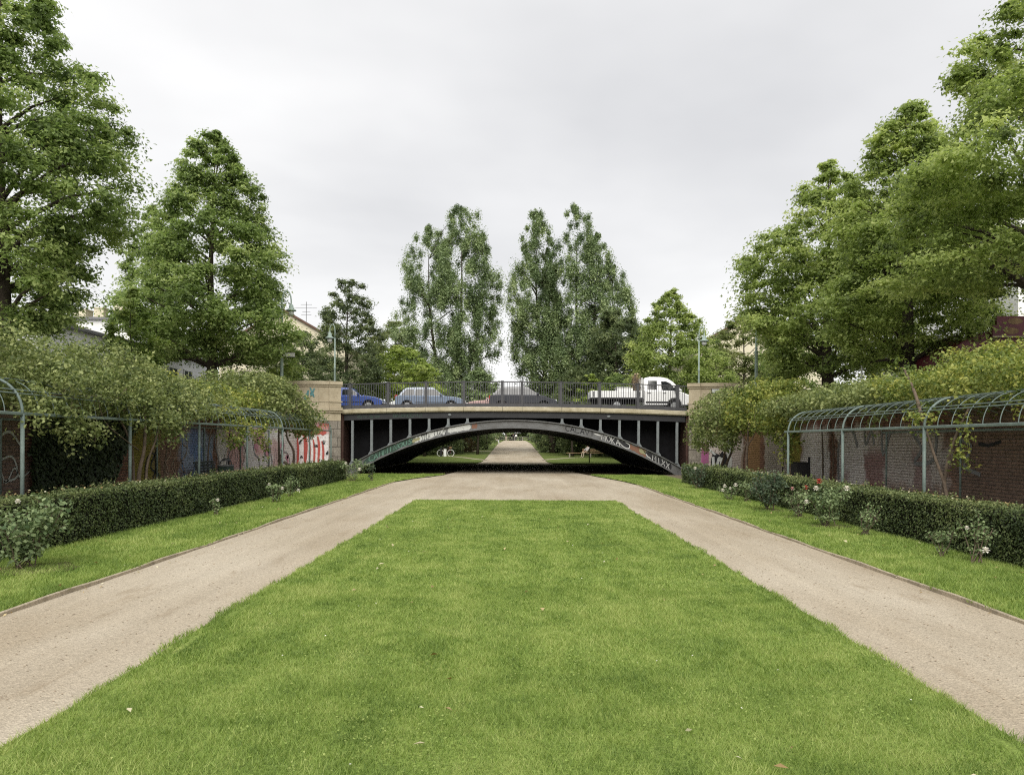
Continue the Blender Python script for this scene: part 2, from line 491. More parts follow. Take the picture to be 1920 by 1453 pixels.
def brick_mat(name, patches, joints=False, keep=1.0):
    """brick colour varied brick by brick, with old paint on it. patches: (y0,y1,z0,z1,colour,strength,soft) in world metres"""
    m, n, l, p, o = base_mat(name)
    P = pos_node(n)
    sp = n.new('ShaderNodeSeparateXYZ'); l.new(P, sp.inputs[0])
    def math1(op, a, b=None, c=None):
        x = n.new('ShaderNodeMath'); x.operation = op
        for i, v in enumerate((a, b, c)):
            if v is None: continue
            if isinstance(v, (int, float)): x.inputs[i].default_value = v
            else: l.new(v, x.inputs[i])
        return x.outputs[0]
    fy = math1('FLOOR', math1('DIVIDE', sp.outputs['Y'], .13))
    fz = math1('FLOOR', math1('DIVIDE', sp.outputs['Z'], .083))
    cb = n.new('ShaderNodeCombineXYZ'); l.new(fy, cb.inputs[0]); l.new(fz, cb.inputs[1])
    wn = n.new('ShaderNodeTexWhiteNoise'); l.new(cb.outputs[0], wn.inputs['Vector'])
    rp = n.new('ShaderNodeValToRGB')
    rp.color_ramp.elements[0].color = (.135, .070, .052, 1); rp.color_ramp.elements[1].color = (.29, .165, .115, 1)
    e = rp.color_ramp.elements.new(.5); e.color = (.205, .108, .076, 1)
    if joints:
        for q in rp.color_ramp.elements: q.color = (.16, .14, .12, 1)
    l.new(wn.outputs['Value'], rp.inputs[0])
    nz = n.new('ShaderNodeTexNoise'); nz.inputs['Scale'].default_value = 1.3; nz.inputs['Detail'].default_value = 7; nz.inputs['Roughness'].default_value = .7
    l.new(P, nz.inputs['Vector'])
    mr = n.new('ShaderNodeMapRange'); mr.inputs[1].default_value = .3; mr.inputs[2].default_value = .7; mr.inputs[3].default_value = .6; mr.inputs[4].default_value = 1.25
    l.new(nz.outputs['Fac'], mr.inputs[0])
    mx = n.new('ShaderNodeMix'); mx.data_type = 'RGBA'; mx.blend_type = 'MULTIPLY'; mx.inputs[0].default_value = 1
    l.new(rp.outputs[0], mx.inputs[6]); l.new(mr.outputs[0], mx.inputs[7])
    cur = mx.outputs[2]
    # warped coordinates for the paint edges
    wz = n.new('ShaderNodeTexNoise'); wz.inputs['Scale'].default_value = 1.7; wz.inputs['Detail'].default_value = 4
    l.new(P, wz.inputs['Vector'])
    ws = n.new('ShaderNodeSeparateColor'); l.new(wz.outputs['Color'], ws.inputs[0])
    wy = math1('ADD', sp.outputs['Y'], math1('MULTIPLY', math1('SUBTRACT', ws.outputs[0], .5), 1.5))
    wzz = math1('ADD', sp.outputs['Z'], math1('MULTIPLY', math1('SUBTRACT', ws.outputs[1], .5), .8))
    wear = n.new('ShaderNodeTexNoise'); wear.inputs['Scale'].default_value = 9; wear.inputs['Detail'].default_value = 5; wear.inputs['Roughness'].default_value = .75
    l.new(P, wear.inputs['Vector'])
    wr = n.new('ShaderNodeMapRange'); wr.inputs[1].default_value = .32; wr.inputs[2].default_value = .58
    l.new(wear.outputs['Fac'], wr.inputs[0])
    for (y0, y1, z0, z1, colr, st, soft) in patches:
        cy, hy, cz, hz = (y0 + y1) / 2, (y1 - y0) / 2, (z0 + z1) / 2, (z1 - z0) / 2
        ay = math1('SUBTRACT', hy, math1('ABSOLUTE', math1('SUBTRACT', wy, cy)))
        az = math1('SUBTRACT', hz, math1('ABSOLUTE', math1('SUBTRACT', wzz, cz)))
        d = math1('MINIMUM', ay, az)
        k = n.new('ShaderNodeMapRange'); k.inputs[1].default_value = 0; k.inputs[2].default_value = soft
        k.inputs[3].default_value = 0; k.inputs[4].default_value = st * keep
        l.new(d, k.inputs[0])
        f = math1('MULTIPLY', k.outputs[0], math1('ADD', math1('MULTIPLY', wr.outputs[0], .45), .55))
        mm = n.new('ShaderNodeMix'); mm.data_type = 'RGBA'
        l.new(f, mm.inputs[0]); l.new(cur, mm.inputs[6]); mm.inputs[7].default_value = (*colr, 1)
        cur = mm.outputs[2]
    l.new(cur, p.inputs['Base Color'])
    p.inputs['Roughness'].default_value = .9; p.inputs['Specular IOR Level'].default_value = .12
    bn = n.new('ShaderNodeTexNoise'); bn.inputs['Scale'].default_value = 60; bn.inputs['Detail'].default_value = 3
    l.new(P, bn.inputs['Vector'])
    bp = n.new('ShaderNodeBump'); bp.inputs['Strength'].default_value = .35; bp.inputs['Distance'].default_value = .01
    l.new(bn.outputs['Fac'], bp.inputs['Height']); l.new(bp.outputs[0], p.inputs['Normal'])
    return m


def paint(name, col):
    return M(name, col, .6, .3, var=.12, vscale=9)


# ------------------------------------------------------------------ numpy foliage
def fast_mesh(name, co, nside, mat, tint=None):
    """co: (N*nside,3) corner points, each face with its own corners"""
    N = len(co) // nside
    me = bpy.data.meshes.new(name)
    me.vertices.add(len(co)); me.vertices.foreach_set('co', np.asarray(co, np.float32).ravel())
    me.loops.add(len(co)); me.loops.foreach_set('vertex_index', np.arange(len(co), dtype=np.int32))
    me.polygons.add(N); me.polygons.foreach_set('loop_start', np.arange(N, dtype=np.int32) * nside)
    me.materials.append(mat)
    if tint is not None:
        a = me.attributes.new('tint', 'FLOAT', 'FACE')
        a.data.foreach_set('value', np.clip(tint, 0, 1).astype(np.float32))
    me.update(calc_edges=True)
    return me


def unit(v):
    return v / np.maximum(np.linalg.norm(v, axis=1, keepdims=True), 1e-9)


def leaf_quads(rng, P, Nn, L, W, fold=.2, axis=None):
    N = len(P)
    Nn = unit(Nn)
    t = rng.normal(size=(N, 3)) if axis is None else axis + rng.normal(size=(N, 3)) * .35
    t = unit(t - Nn * np.sum(t * Nn, 1, keepdims=True))
    b = np.cross(Nn, t)
    L = np.broadcast_to(np.asarray(L, float).reshape(-1, 1), (N, 1)); W = np.broadcast_to(np.asarray(W, float).reshape(-1, 1), (N, 1))
    out = np.empty((N, 4, 3))
    out[:, 0] = P - t * L * .5
    out[:, 1] = P + b * W * .5 + Nn * W * fold - t * L * .08
    out[:, 2] = P + t * L * .5
    out[:, 3] = P - b * W * .5 + Nn * W * fold - t * L * .08
    return out.reshape(-1, 3)


def leaf_tris(rng, P, Nn, L, W):
    N = len(P)
    Nn = unit(Nn)
    t = rng.normal(size=(N, 3))
    t = unit(t - Nn * np.sum(t * Nn, 1, keepdims=True))
    b = np.cross(Nn, t)
    L = L.reshape(-1, 1); W = W.reshape(-1, 1)
    out = np.empty((N, 3, 3))
    out[:, 0] = P - t * L * .42 + b * W * .5
    out[:, 1] = P + t * L * .58
    out[:, 2] = P - t * L * .30 - b * W * .5
    return out.reshape(-1, 3)


def clump_leaves(rng, C, rad, per, flat, up=.8, rnd=.55, soft=False):
    """leaves round clump centres C (n,3); returns positions, normals, clump index"""
    n = len(C)
    idx = np.repeat(np.arange(n), per)
    d = unit(rng.normal(size=(len(idx), 3)) + np.array([0, 0, .25]))
    r = rad[idx] * (np.minimum(np.abs(rng.normal(size=len(idx))) * .60 + .12, 1.15) if soft else .35 + .65 * rng.random(len(idx)) ** .6)
    P = C[idx] + d * r[:, None] * np.array([1, 1, flat])
    Nn = d * .55 + np.array([0, 0, up]) + rng.normal(size=(len(idx), 3)) * rnd
    return P, Nn, idx


def tree(name, label, cat, loc, H, z0, prof, nclump, per, leaf, mat, seed, trunk_r=.22, group=None,
         flat=.6, crad=.7, lobes=.22, leaders=None, limbs=28, inner=.4, lean=(0, 0), bark='bark', wl=.62):
    per = int(per * 2.6); leaf = leaf * .62
    rng = np.random.default_rng(seed)
    root = thing(name, label, cat, loc, group=group)
    ts = [p[0] for p in prof]; rs = [p[1] for p in prof]
    leaders = leaders or [(0, 0, 1.0, 1.0)]
    ph = rng.random(6) * 6.28
    Cs, rads = [], []
    tt = np.linspace(0, 1, 60)
    w = np.interp(tt, ts, rs) + .25; w /= w.sum()
    tot = sum(ld[3] for ld in leaders)
    for (lx, ly, hs, sc) in leaders:
        k = int(nclump * sc / tot)
        t = np.clip(rng.choice(tt, k, p=w) + rng.normal(size=k) * .012, 0, 1)
        az = rng.random(k) * 2 * PI
        Rr = np.interp(t, ts, rs) * sc ** .5
        lob = 1 + lobes * (np.sin(3 * az + ph[0] + 7 * t) * .5 + np.sin(2 * az + ph[1] - 11 * t) * .5 + np.sin(19 * t + ph[2] + az) * .6)
        rad = Rr * lob * (inner + (1 - inner) * rng.random(k) ** .45)
        z = z0 + t * (H * hs - z0)
        droop = .18 * (rad / max(rs)) ** 2 * max(rs)
        x = lx * np.minimum(1, t * 1.6 + .15) + rad * np.cos(az) + lean[0] * t
        y = ly * np.minimum(1, t * 1.6 + .15) + rad * np.sin(az) + lean[1] * t
        Cs.append(np.stack([x, y, z - droop], 1))
        rads.append(crad * (.5 + .75 * rng.random(k)) * np.clip(.42 + .75 * Rr / max(rs), .4, 1.1))
        kt = max(4, int(k * .014))                       # tapering leader shoots
        tz = .92 + .08 * np.sqrt(np.linspace(0, 1, kt))
        Cs.append(np.stack([lx + lean[0] * tz + rng.normal(size=kt) * .16, ly + lean[1] * tz + rng.normal(size=kt) * .16, z0 + tz * (H * hs - z0)], 1))
        rads.append(crad * (.5 - .25 * np.linspace(0, 1, kt)))
    C = np.concatenate(Cs); rad = np.concatenate(rads)
    P, Nn, idx = clump_leaves(rng, C, rad, per, flat, .7, .38, True)
    ct = .48 + .17 * rng.normal(size=len(C))
    tint = ct[idx] + .13 * rng.normal(size=len(P))
    sz = leaf * (.7 + .6 * rng.random(len(P)))
    co = leaf_tris(rng, P, Nn, sz, sz * wl * 1.25)
    link('crown', fast_mesh('crown', co, 3, MAT[mat], tint), root)
    # trunk and limbs
    mb = MB()
    for i, (lx, ly, hs, sc) in enumerate(leaders):
        top = H * hs * .88
        pts = []
        for q in range(7):
            f = q / 6
            pts.append((lx * min(1, f * 1.4) + lean[0] * f + .08 * math.sin(f * 5 + seed), ly * min(1, f * 1.4) + lean[1] * f + .08 * math.cos(f * 4 + seed), f * top))
        rr = trunk_r * (sc ** .5)
        mb.tube(pts, [rr * (1.25 if q == 0 else 1) * (1 - .93 * (q / 6) ** .8) for q in range(7)], 8)
    mb.build('trunk', MAT[bark], root, off=(0, 0, 0), smooth=True)
    mb = MB()
    order = rng.permutation(len(C))[:limbs]
    for i in order:
        c = C[i]
        hd = math.hypot(c[0], c[1])
        zs = max(z0 * .75, min(c[2] - hd * .55, H * .8))
        f = zs / (H * .88)
        ld = leaders[int(rng.integers(len(leaders)))]
        s = Vector((ld[0] * min(1, f * 1.4) + lean[0] * f, ld[1] * min(1, f * 1.4) + lean[1] * f, zs))
        e = Vector(c)
        mid = s.lerp(e, .5) + Vector((0, 0, .08 * (e - s).length))
        r0 = trunk_r * .34 * (1 - .6 * min(1, f))
        mb.tube([s, mid, e], [r0, r0 * .6, r0 * .2], 5, cap=False)
    mb.build('limbs', MAT[bark], root, off=(0, 0, 0), smooth=True)['kind'] = 'stuff'
    return root


def blob_foliage(rng, blobs, dens, per, crad, leaf, up=.6, flat=.75, droop=0.0):
    """clumps on the shells of ellipsoids; returns quads and tint"""
    Cs = []
    for (x, y, z, rx, ry, rz) in blobs:
        area = 4 * PI * ((rx * ry) ** 1.6 / 3 + (rx * rz) ** 1.6 / 3 + (ry * rz) ** 1.6 / 3) ** (1 / 1.6)
        k = max(4, int(area * dens))
        d = unit(rng.normal(size=(k, 3)))
        s = .55 + .5 * rng.random((k, 1)) ** .7
        Cs.append(np.array([x, y, z]) + d * s * np.array([rx, ry, rz]))
    C = np.concatenate(Cs)
    rad = crad * (.55 + .8 * rng.random(len(C)))
    P, Nn, idx = clump_leaves(rng, C, rad, per, flat, up)
    ct = .5 + .19 * rng.normal(size=len(C))
    tint = ct[idx] + .14 * rng.normal(size=len(P))
    sz = leaf * (.65 + .7 * rng.random(len(P)))
    return leaf_quads(rng, P, Nn, sz, sz * .6), tint, C


def vnoise(x, y, seed=0):
    """smooth value noise in numpy"""
    def h(ix, iy):
        n = (ix.astype(np.int64) * 374761393 + iy.astype(np.int64) * 668265263 + seed * 974634777) & 0x7fffffff
        n = ((n ^ (n >> 13)) * 1274126177) & 0x7fffffff
        return ((n ^ (n >> 16)) & 0xffff) / 65535.0
    ix = np.floor(x); iy = np.floor(y)
    fx = x - ix; fy = y - iy
    fx = fx * fx * (3 - 2 * fx); fy = fy * fy * (3 - 2 * fy)
    a = h(ix, iy); b = h(ix + 1, iy); c = h(ix, iy + 1); d = h(ix + 1, iy + 1)
    return (a * (1 - fx) + b * fx) * (1 - fy) + (c * (1 - fx) + d * fx) * fy


def fbm(x, y, seed=0, oct=4):
    s = 0; a = .5; t = 0
    for i in range(oct):
        s = s + a * vnoise(x * 2 ** i, y * 2 ** i, seed + i * 17); t += a; a *= .55
    return s / t


# ================================================================== ground
def gz(Y):
    return float(np.interp(Y, [-50, 70, 80, 134, 200, 260], [0, 0, .15, 1.32, 1.85, 2.0]))


L_Y = [-14, 33.6, 36.5, 40.5, 45, 62, 66, 240]
L_X = [-5.04, -5.04, -4.6, -3.6, -3.3, -2.9, -2.75, -2.75]
R_Y = [-14, 32.4, 35.5, 39.5, 45, 62, 66, 240]
R_X = [4.94, 4.94, 4.7, 4.1, 3.4, 2.9, 2.75, 2.75]


def wob(Y, s, a=.035):
    return .35 * (a * math.sin(Y * 1.3 + s) + a * .8 * math.sin(Y * .47 + 2 * s) + a * .9 * math.sin(Y * 5.1 + s * 3))


def XL(Y): return float(np.interp(Y, L_Y, L_X)) + wob(Y, 1.0, .018)
def XR(Y): return float(np.interp(Y, R_Y, R_X)) + wob(Y, 2.0, .018)


def sheet(name, fl, fr, Ys, dz, mat, kind='structure', label=None):
    mb = MB()
    vs = []
    for Y in Ys:
        a, b = fl(Y), fr(Y)
        for k in range(3):
            vs.append((a + (b - a) * k / 2, Y, gz(Y) + dz))
    fs = []
    for i in range(len(Ys) - 1):
        for k in range(2):
            p = i * 3 + k
            fs.append((p, p + 1, p + 4, p + 3))
    mb.add(vs, fs)
    o = mb.build(name, mat)
    tag(o, label, kind=kind)
    return o


def rng_y(a, b, s):
    n = max(1, int(round((b - a) / s)))
    return [a + (b - a) * i / n for i in range(n + 1)]


sheet('ground', lambda Y: -11.6, lambda Y: 11.6, [-40] + rng_y(-14, 240, 4), -.04, MAT['soil'])
sheet('gravel_path', XL, XR, [-40] + rng_y(-14, 66, .35) + rng_y(67, 238, 3), 0.0, MAT['gravel'])
LAWN_L = lambda Y: -2.88 + wob(Y, .3, .03)
LAWN_R = lambda Y: 2.975 + wob(Y, 4.1, .03)
LAWN_END = 23.45
sheet('lawn', LAWN_L, LAWN_R, [-30] + rng_y(-14, LAWN_END, .25), .014, MAT['turf'])
sheet('side_lawn', lambda Y: -8.05, lambda Y: XL(Y) - (.03 if Y < 33.7 else 0), [-30] + rng_y(-14, 41.4, .35), .03, MAT['turf'])
sheet('side_lawn', lambda Y: XR(Y) + (.03 if Y < 32.5 else 0), lambda Y: 7.75, [-30] + rng_y(-14, 41.4, .35), .03, MAT['turf'])
sheet('pergola_walk', lambda Y: -11.3, lambda Y: -8.05, [-30] + rng_y(-14, 41.6, 2), .026, MAT['walk'])
sheet('pergola_walk', lambda Y: 7.75, lambda Y: 11.3, [-30] + rng_y(-14, 41.6, 2), .026, MAT['walk'])
sheet('meadow', lambda Y: -11.4, XL, rng_y(61.8, 238, 2), .03, MAT['meadow'])
sheet('meadow', XR, lambda Y: 11.4, rng_y(61.8, 238, 2), .03, MAT['meadow'])


def track(name, pts, w, dz):
    mb = MB()
    mb.ribbon(pts, w, lambda u, v: (u, v, gz(v) + dz))
    tag(mb.build(name, MAT['gravel']), kind='structure')


track('worn_track', [(-7.0, 37.2), (-6.2, 37.5), (-5.4, 37.6), (-4.6, 37.9), (-4.0, 38.4)], .28, .036)
track('worn_track', [(7.6, 34.4), (6.9, 34.2), (6.1, 34.0), (5.4, 34.1)], .26, .036)
track('worn_track', [(-7.6, 81.5), (-6.3, 80.0), (-5.0, 77.5), (-3.6, 73.5), (-2.5, 71)], .55, .036)
track('worn_track', [(2.5, 72), (3.6, 74.5), (5.0, 77), (6.0, 78.4), (6.9, 79.2)], .55, .036)
track('worn_track', [(-6.5, 96.0), (-4.5, 95.5), (-2.4, 95.2)], 1.6, .036)
track('worn_track', [(2.4, 97.0), (4.5, 97.3), (6.5, 97.5)], 1.6, .036)

# the streets above the sunken garden
for s in (-1, 1):
    mb = MB()
    x0, x1 = 11.5, 400
    for (ya, yb) in ((-40, 41.9), (41.9, 62.1), (62.1, 238)):
        a, b = sorted((s * x0, s * x1))
        mb.add([(a, ya, 3.42), (b, ya, 3.42), (b, yb, 3.42), (a, yb, 3.42)], [(0, 1, 2, 3)])
        xx = s * x0
        mb.add([(xx, ya, -.1), (xx, yb, -.1), (xx, yb, 3.42), (xx, ya, 3.42)], [(0, 1, 2, 3)])
    tag(mb.build('street', MAT['pave']), kind='structure')
mb = MB()
mb.add([(-400, 238, 3.42), (400, 238, 3.42), (400, 1500, 3.42), (-400, 1500, 3.42)], [(0, 1, 2, 3)])
mb.add([(-12, 238, -.1), (12, 238, -.1), (12, 238, 3.42), (-12, 238, 3.42)], [(0, 1, 2, 3)])
tag(mb.build('terrain', MAT['turf']), kind='structure')


# edging boards along the gravel
def edging(name, f, y0, y1, side):
    mb = MB()
    Ys = rng_y(y0, y1, .35)
    vs = []
    for i, Y in enumerate(Ys):
        x = f(Y)
        h = .038 + .008 * math.sin(Y * 2.3) + .007 * math.sin(Y * .7 + 1)
        w = .034
        x2 = x + side * w
        vs += [(x, Y, -.03), (x, Y, h - .006), (x + side * .006, Y, h), (x2, Y, h), (x2, Y, -.03)]
    fs = []
    for i in range(len(Ys) - 1):
        for k in range(4):
            fs.append((i * 5 + k, i * 5 + k + 1, (i + 1) * 5 + k + 1, (i + 1) * 5 + k))
    fs += [(0, 1, 2, 3, 4), tuple(len(vs) - 5 + k for k in (4, 3, 2, 1, 0))]
    mb.add(vs, fs)
    tag(mb.build(name, MAT['edge']), kind='structure')


edging('kerb', XL, -14, 33.6, -1)
edging('kerb', XR, -14, 32.4, 1)

# ================================================================== bridge
BY0, BY1 = 41.7, 62.1


def camb(X): return -.18 * (X / 9.0) ** 2
def ze(X): return 2.86 - (16.67 - math.sqrt(16.67 ** 2 - X * X))
def zi(X): return 2.42 - (15.9 - math.sqrt(15.9 ** 2 - X * X))


bridge = thing('bridge', 'low steel arch road bridge with dark girders spanning the sunken garden', 'bridge', (0, BY0, 0))
XS = [-8.9 + 17.8 * i / 48 for i in range(49)]

mb = MB()                                              # road slab
for i in range(48):
    a, b = XS[i], XS[i + 1]
    za, zb = camb(a), camb(b)
    mb.add([(a, BY0 + .06, 3.2 + za), (b, BY0 + .06, 3.2 + zb), (b, BY1 - .06, 3.2 + zb), (a, BY1 - .06, 3.2 + za),
            (a, BY0 + .06, 3.47 + za), (b, BY0 + .06, 3.47 + zb), (b, BY1 - .06, 3.47 + zb), (a, BY1 - .06, 3.47 + za)],
           [(3, 2, 1, 0), (4, 5, 6, 7), (0, 1, 5, 4), (2, 3, 7, 6)])
mb.build('road_deck', MAT['asphalt'], bridge)

for yb, yc in ((BY0 - .12, BY0 + .38), (BY1 - .38, BY1 + .12)):                 # deck edge stones
    edges = [-8.98, -6.66, -4.66, -2.66, -.64, .38, 2.44, 4.46, 6.56, 8.98]
    for i in range(len(edges) - 1):
        a, b = edges[i] + .008, edges[i + 1] - .008
        mb = MB()
        n = 4
        vs = []
        for k in range(n + 1):
            X = a + (b - a) * k / n
            c = camb(X)
            vs += [(X, yb + .05, 3.285 + c), (X, yb, 3.345 + c), (X, yb, 3.50 + c), (X, yb + .03, 3.53 + c), (X, yc, 3.53 + c), (X, yc, 3.285 + c)]
        fs = []
        for k in range(n):
            for j in range(6):
                q = (j + 1) % 6
                fs.append((k * 6 + j, (k + 1) * 6 + j, (k + 1) * 6 + q, k * 6 + q))
        fs += [tuple(range(6)), tuple(n * 6 + j for j in reversed(range(6)))]
        mb.add(vs, fs)
        mb.build('edge_stone', MAT['kerbstone'], bridge)

for y0, y1 in ((BY0 + .05, BY0 + .09), (BY1 - .09, BY1 - .05)):                 # fascia girders
    mb = MB()
    for i in range(48):
        a, b = XS[i], XS[i + 1]
        ca, cb_ = camb(a), camb(b)
        mb.add([(a, y0, 2.96 + ca), (b, y0, 2.96 + cb_), (b, y1, 2.96 + cb_), (a, y1, 2.96 + ca),
                (a, y0, 3.283 + ca), (b, y0, 3.283 + cb_), (b, y1, 3.283 + cb_), (a, y1, 3.283 + ca)],
               [(3, 2, 1, 0), (0, 1, 5, 4), (2, 3, 7, 6)])
        for zz, hh in ((2.96, .03), (3.25, .03)):
            yA, yB = y0 - .05, y0 + .002
            mb.add([(a, yA, zz - .003 + ca), (b, yA, zz - .003 + cb_), (b, yB, zz - .003 + cb_), (a, yB, zz - .003 + ca),
                    (a, yA, zz + hh + ca), (b, yA, zz + hh + cb_), (b, yB, zz + hh + cb_), (a, yB, zz + hh + ca)],
                   [(3, 2, 1, 0), (4, 5, 6, 7), (0, 1, 5, 4)])
    mb.build('girder', MAT['steel'], bridge)


def rib_mesh(y, front=True):
    mb = MB()
    n = 56
    xs = [-8.72 + 17.44 * i / n for i in range(n + 1)]
    def band(f0, f1, y0, y1):
        vs = []
        for X in xs:
            a, b = f0(X), f1(X)
            vs += [(X, y0, a), (X, y1, a), (X, y1, b), (X, y0, b)]
        fs = []
        for i in range(n):
            for j in range(4):
                q = (j + 1) % 4
                fs.append((i * 4 + j, (i + 1) * 4 + j, (i + 1) * 4 + q, i * 4 + q))
        fs += [(0, 1, 2, 3), tuple(n * 4 + j for j in (3, 2, 1, 0))]
        mb.add(vs, fs)
    band(lambda X: zi(X) + .03, lambda X: ze(X) - .03, y - .015, y + .015)
    band(zi, lambda X: zi(X) + .032, y - .10, y + .10)
    band(lambda X: ze(X) - .045, ze, y - .12, y + .12)
    return mb


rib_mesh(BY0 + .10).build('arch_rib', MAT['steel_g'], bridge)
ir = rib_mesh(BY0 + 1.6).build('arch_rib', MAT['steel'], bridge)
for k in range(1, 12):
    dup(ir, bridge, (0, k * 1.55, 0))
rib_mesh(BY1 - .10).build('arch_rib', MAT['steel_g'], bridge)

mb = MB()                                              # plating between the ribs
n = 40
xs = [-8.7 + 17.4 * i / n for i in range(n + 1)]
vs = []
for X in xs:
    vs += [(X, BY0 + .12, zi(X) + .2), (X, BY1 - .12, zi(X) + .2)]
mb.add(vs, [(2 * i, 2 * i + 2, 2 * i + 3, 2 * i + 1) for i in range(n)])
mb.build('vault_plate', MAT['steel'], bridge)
for y in (BY0 + 1.2, BY1 - 1.2):                       # added dark sheets above the arch, standing in for the spandrel shade
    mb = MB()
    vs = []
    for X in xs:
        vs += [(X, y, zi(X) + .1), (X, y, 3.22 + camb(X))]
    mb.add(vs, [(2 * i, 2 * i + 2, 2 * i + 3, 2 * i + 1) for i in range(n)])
    mb.build('spandrel_shade_sheet', MAT['shade_black'], bridge)

for yf in (BY0 + .10, BY1 - .10):                      # spandrel posts with flared feet
    for s in (-1, 1):
        for k in range(7):
            X = s * (2.47 + k)
            z0, z1 = ze(X) - .01, 2.958 + camb(X)
            if z1 - z0 < .03: continue
            w, d = .062, .07
            fl = min(.16, (z1 - z0) * .45)
            prof = [(-w - fl * .75, ze(X - w - fl * .75) - .01)]
            for q in range(1, 5):
                a = q / 4 * PI / 2
                prof.append((-w - fl * .75 * (1 - math.sin(a)), max(z0, ze(X)) + fl * 1.2 * (1 - math.cos(a))))
            prof += [(-w, z1), (w, z1)]
            for q in range(4, 0, -1):
                a = q / 4 * PI / 2
                prof.append((w + fl * .75 * (1 - math.sin(a)), max(z0, ze(X)) + fl * 1.2 * (1 - math.cos(a))))
            prof.append((w + fl * .75, ze(X + w + fl * .75) - .01))
            mb = MB()
            mb.prism([(X + a, b) for a, b in prof], yf - d, yf - d + .016)
            mb.box((X, yf, (z0 + z1) / 2), (.016, 2 * d - .03, z1 - z0))
            mb.prism([(X + a, b) for a, b in prof], yf + d - .016, yf + d)
            mb.build('spandrel_post', MAT['steel_post'], bridge)

for X, z in ((-3.4, 3.10), (4.9, 3.06)):               # small oval lamps on the girder
    mb = MB()
    mb.lathe((0, 0, 0), [(.02, -.03), (.055, -.02), (.06, 0), (.055, .02), (.02, .03)], 10)
    mb.v = [(X + x * 1.6, BY0 - .0 + z_ * .6, z + y) for x, y, z_ in mb.v]
    mb.build('name_plate', MAT['steel_post'], bridge)

for s in (-1, 1):                                      # inner abutment walls
    mb = MB()
    mb.box((s * 9.2, (BY0 + BY1) / 2, 1.55), (.52, BY1 - BY0 - .1, 3.3))
    mb.build('abutment_wall', MAT['redstone'], bridge)
    mb = MB()
    mb.box((s * 8.62, (BY0 + BY1) / 2, .2), (.62, BY1 - BY0 - .3, .46), bev=.05)
    mb.build('springing_stone', MAT['granite'], bridge)

# spray paint on the steel ------------------------------------------------
GLY = {
    'A': [[(0, 0), (.25, .5), (.5, 1), (.75, .5), (1, 0)], [(.2, .38), (.8, .38)]],
    'C': [[(1, .85), (.5, 1), (.08, .75), (.05, .3), (.45, 0), (1, .12)]],
    'I': [[(.5, 0), (.5, 1)]],
    'K': [[(.1, 0), (.1, 1)], [(.9, 1), (.15, .45), (.95, 0)]],
    'L': [[(.15, 1), (.15, 0), (.95, .05)]],
    'M': [[(0, 0), (.12, 1), (.5, .35), (.88, 1), (1, 0)]],
    'N': [[(.05, 0), (.1, 1), (.9, 0), (.95, 1)]],
    'O': [[(.5, 0), (.06, .3), (.1, .8), (.5, 1), (.92, .75), (.92, .25), (.5, 0)]],
    'R': [[(.1, 0), (.1, 1), (.8, .9), (.8, .55), (.12, .48), (.95, 0)]],
    'S': [[(.95, .85), (.45, 1), (.1, .75), (.85, .35), (.5, 0), (.03, .15)]],
    'U': [[(.05, 1), (.1, .25), (.5, 0), (.9, .25), (.95, 1)]],
    'V': [[(0, 1), (.5, 0), (1, 1)]],
    'X': [[(.05, 0), (.95, 1)], [(.05, 1), (.95, 0)]],
}


def smooth_pts(p, n=4):
    if len(p) < 3: return p
    out = []
    for i in range(len(p) - 1):
        p0 = p[max(0, i - 1)]; p1 = p[i]; p2 = p[i + 1]; p3 = p[min(len(p) - 1, i + 2)]
        for k in range(n):
            t = k / n
            out.append(tuple(.5 * ((2 * p1[j]) + (-p0[j] + p2[j]) * t + (2 * p0[j] - 5 * p1[j] + 4 * p2[j] - p3[j]) * t * t + (-p0[j] + 3 * p1[j] - 3 * p2[j] + p3[j]) * t ** 3) for j in (0, 1)))
    out.append(p[-1])
    return out


def letters(mb, txt, u0, u1, v0, v1, w, fn, aspect=1.0, slant=0.0, jit=.06, gap=.25, rg=random):
    n = len(txt)
    cw = (u1 - u0) / (n + (n - 1) * gap)
    for i, ch in enumerate(txt):
        if ch not in GLY: continue
        ub = u0 + i * cw * (1 + gap)
        for st in GLY[ch]:
            pts = [(ub + (x + rg.uniform(-jit, jit) + slant * y) * cw, v0 + (y + rg.uniform(-jit, jit)) * (v1 - v0)) for x, y in st]
            mb.ribbon(smooth_pts(pts) if ch in 'COSUR' else pts, w, lambda u, v: fn(u, v * 1.0))


def rib_fn(u, v):                                       # u = X, v = metres above the lower edge of the rib
    a, b = zi(u) + .03, ze(u) - .045
    return (u, BY0 + .082, a + (b - a) * v / .4)


def gird_fn(u, v): return (u, BY0 + .045, v + camb(u))


rnd = random.Random(5)
PT = {k: paint('spray_' + k, c) for k, c in {
    'white': (.50, .50, .49), 'green': (.13, .25, .19), 'black': (.02, .02, .022), 'silver': (.44, .45, .43), 'rust': (.17, .085, .055),
    'yellow': (.24, .23, .13), 'dgreen': (.035, .062, .048), 'red': (.40, .085, .07), 'pink': (.48, .22, .28), 'magenta': (.30, .09, .20),
    'blue': (.16, .26, .46), 'olive': (.20, .19, .03), 'grey': (.20, .20, .205), 'pale': (.50, .52, .50), 'ochre': (.25, .19, .14), 'teal': (.10, .24, .25)}.items()}


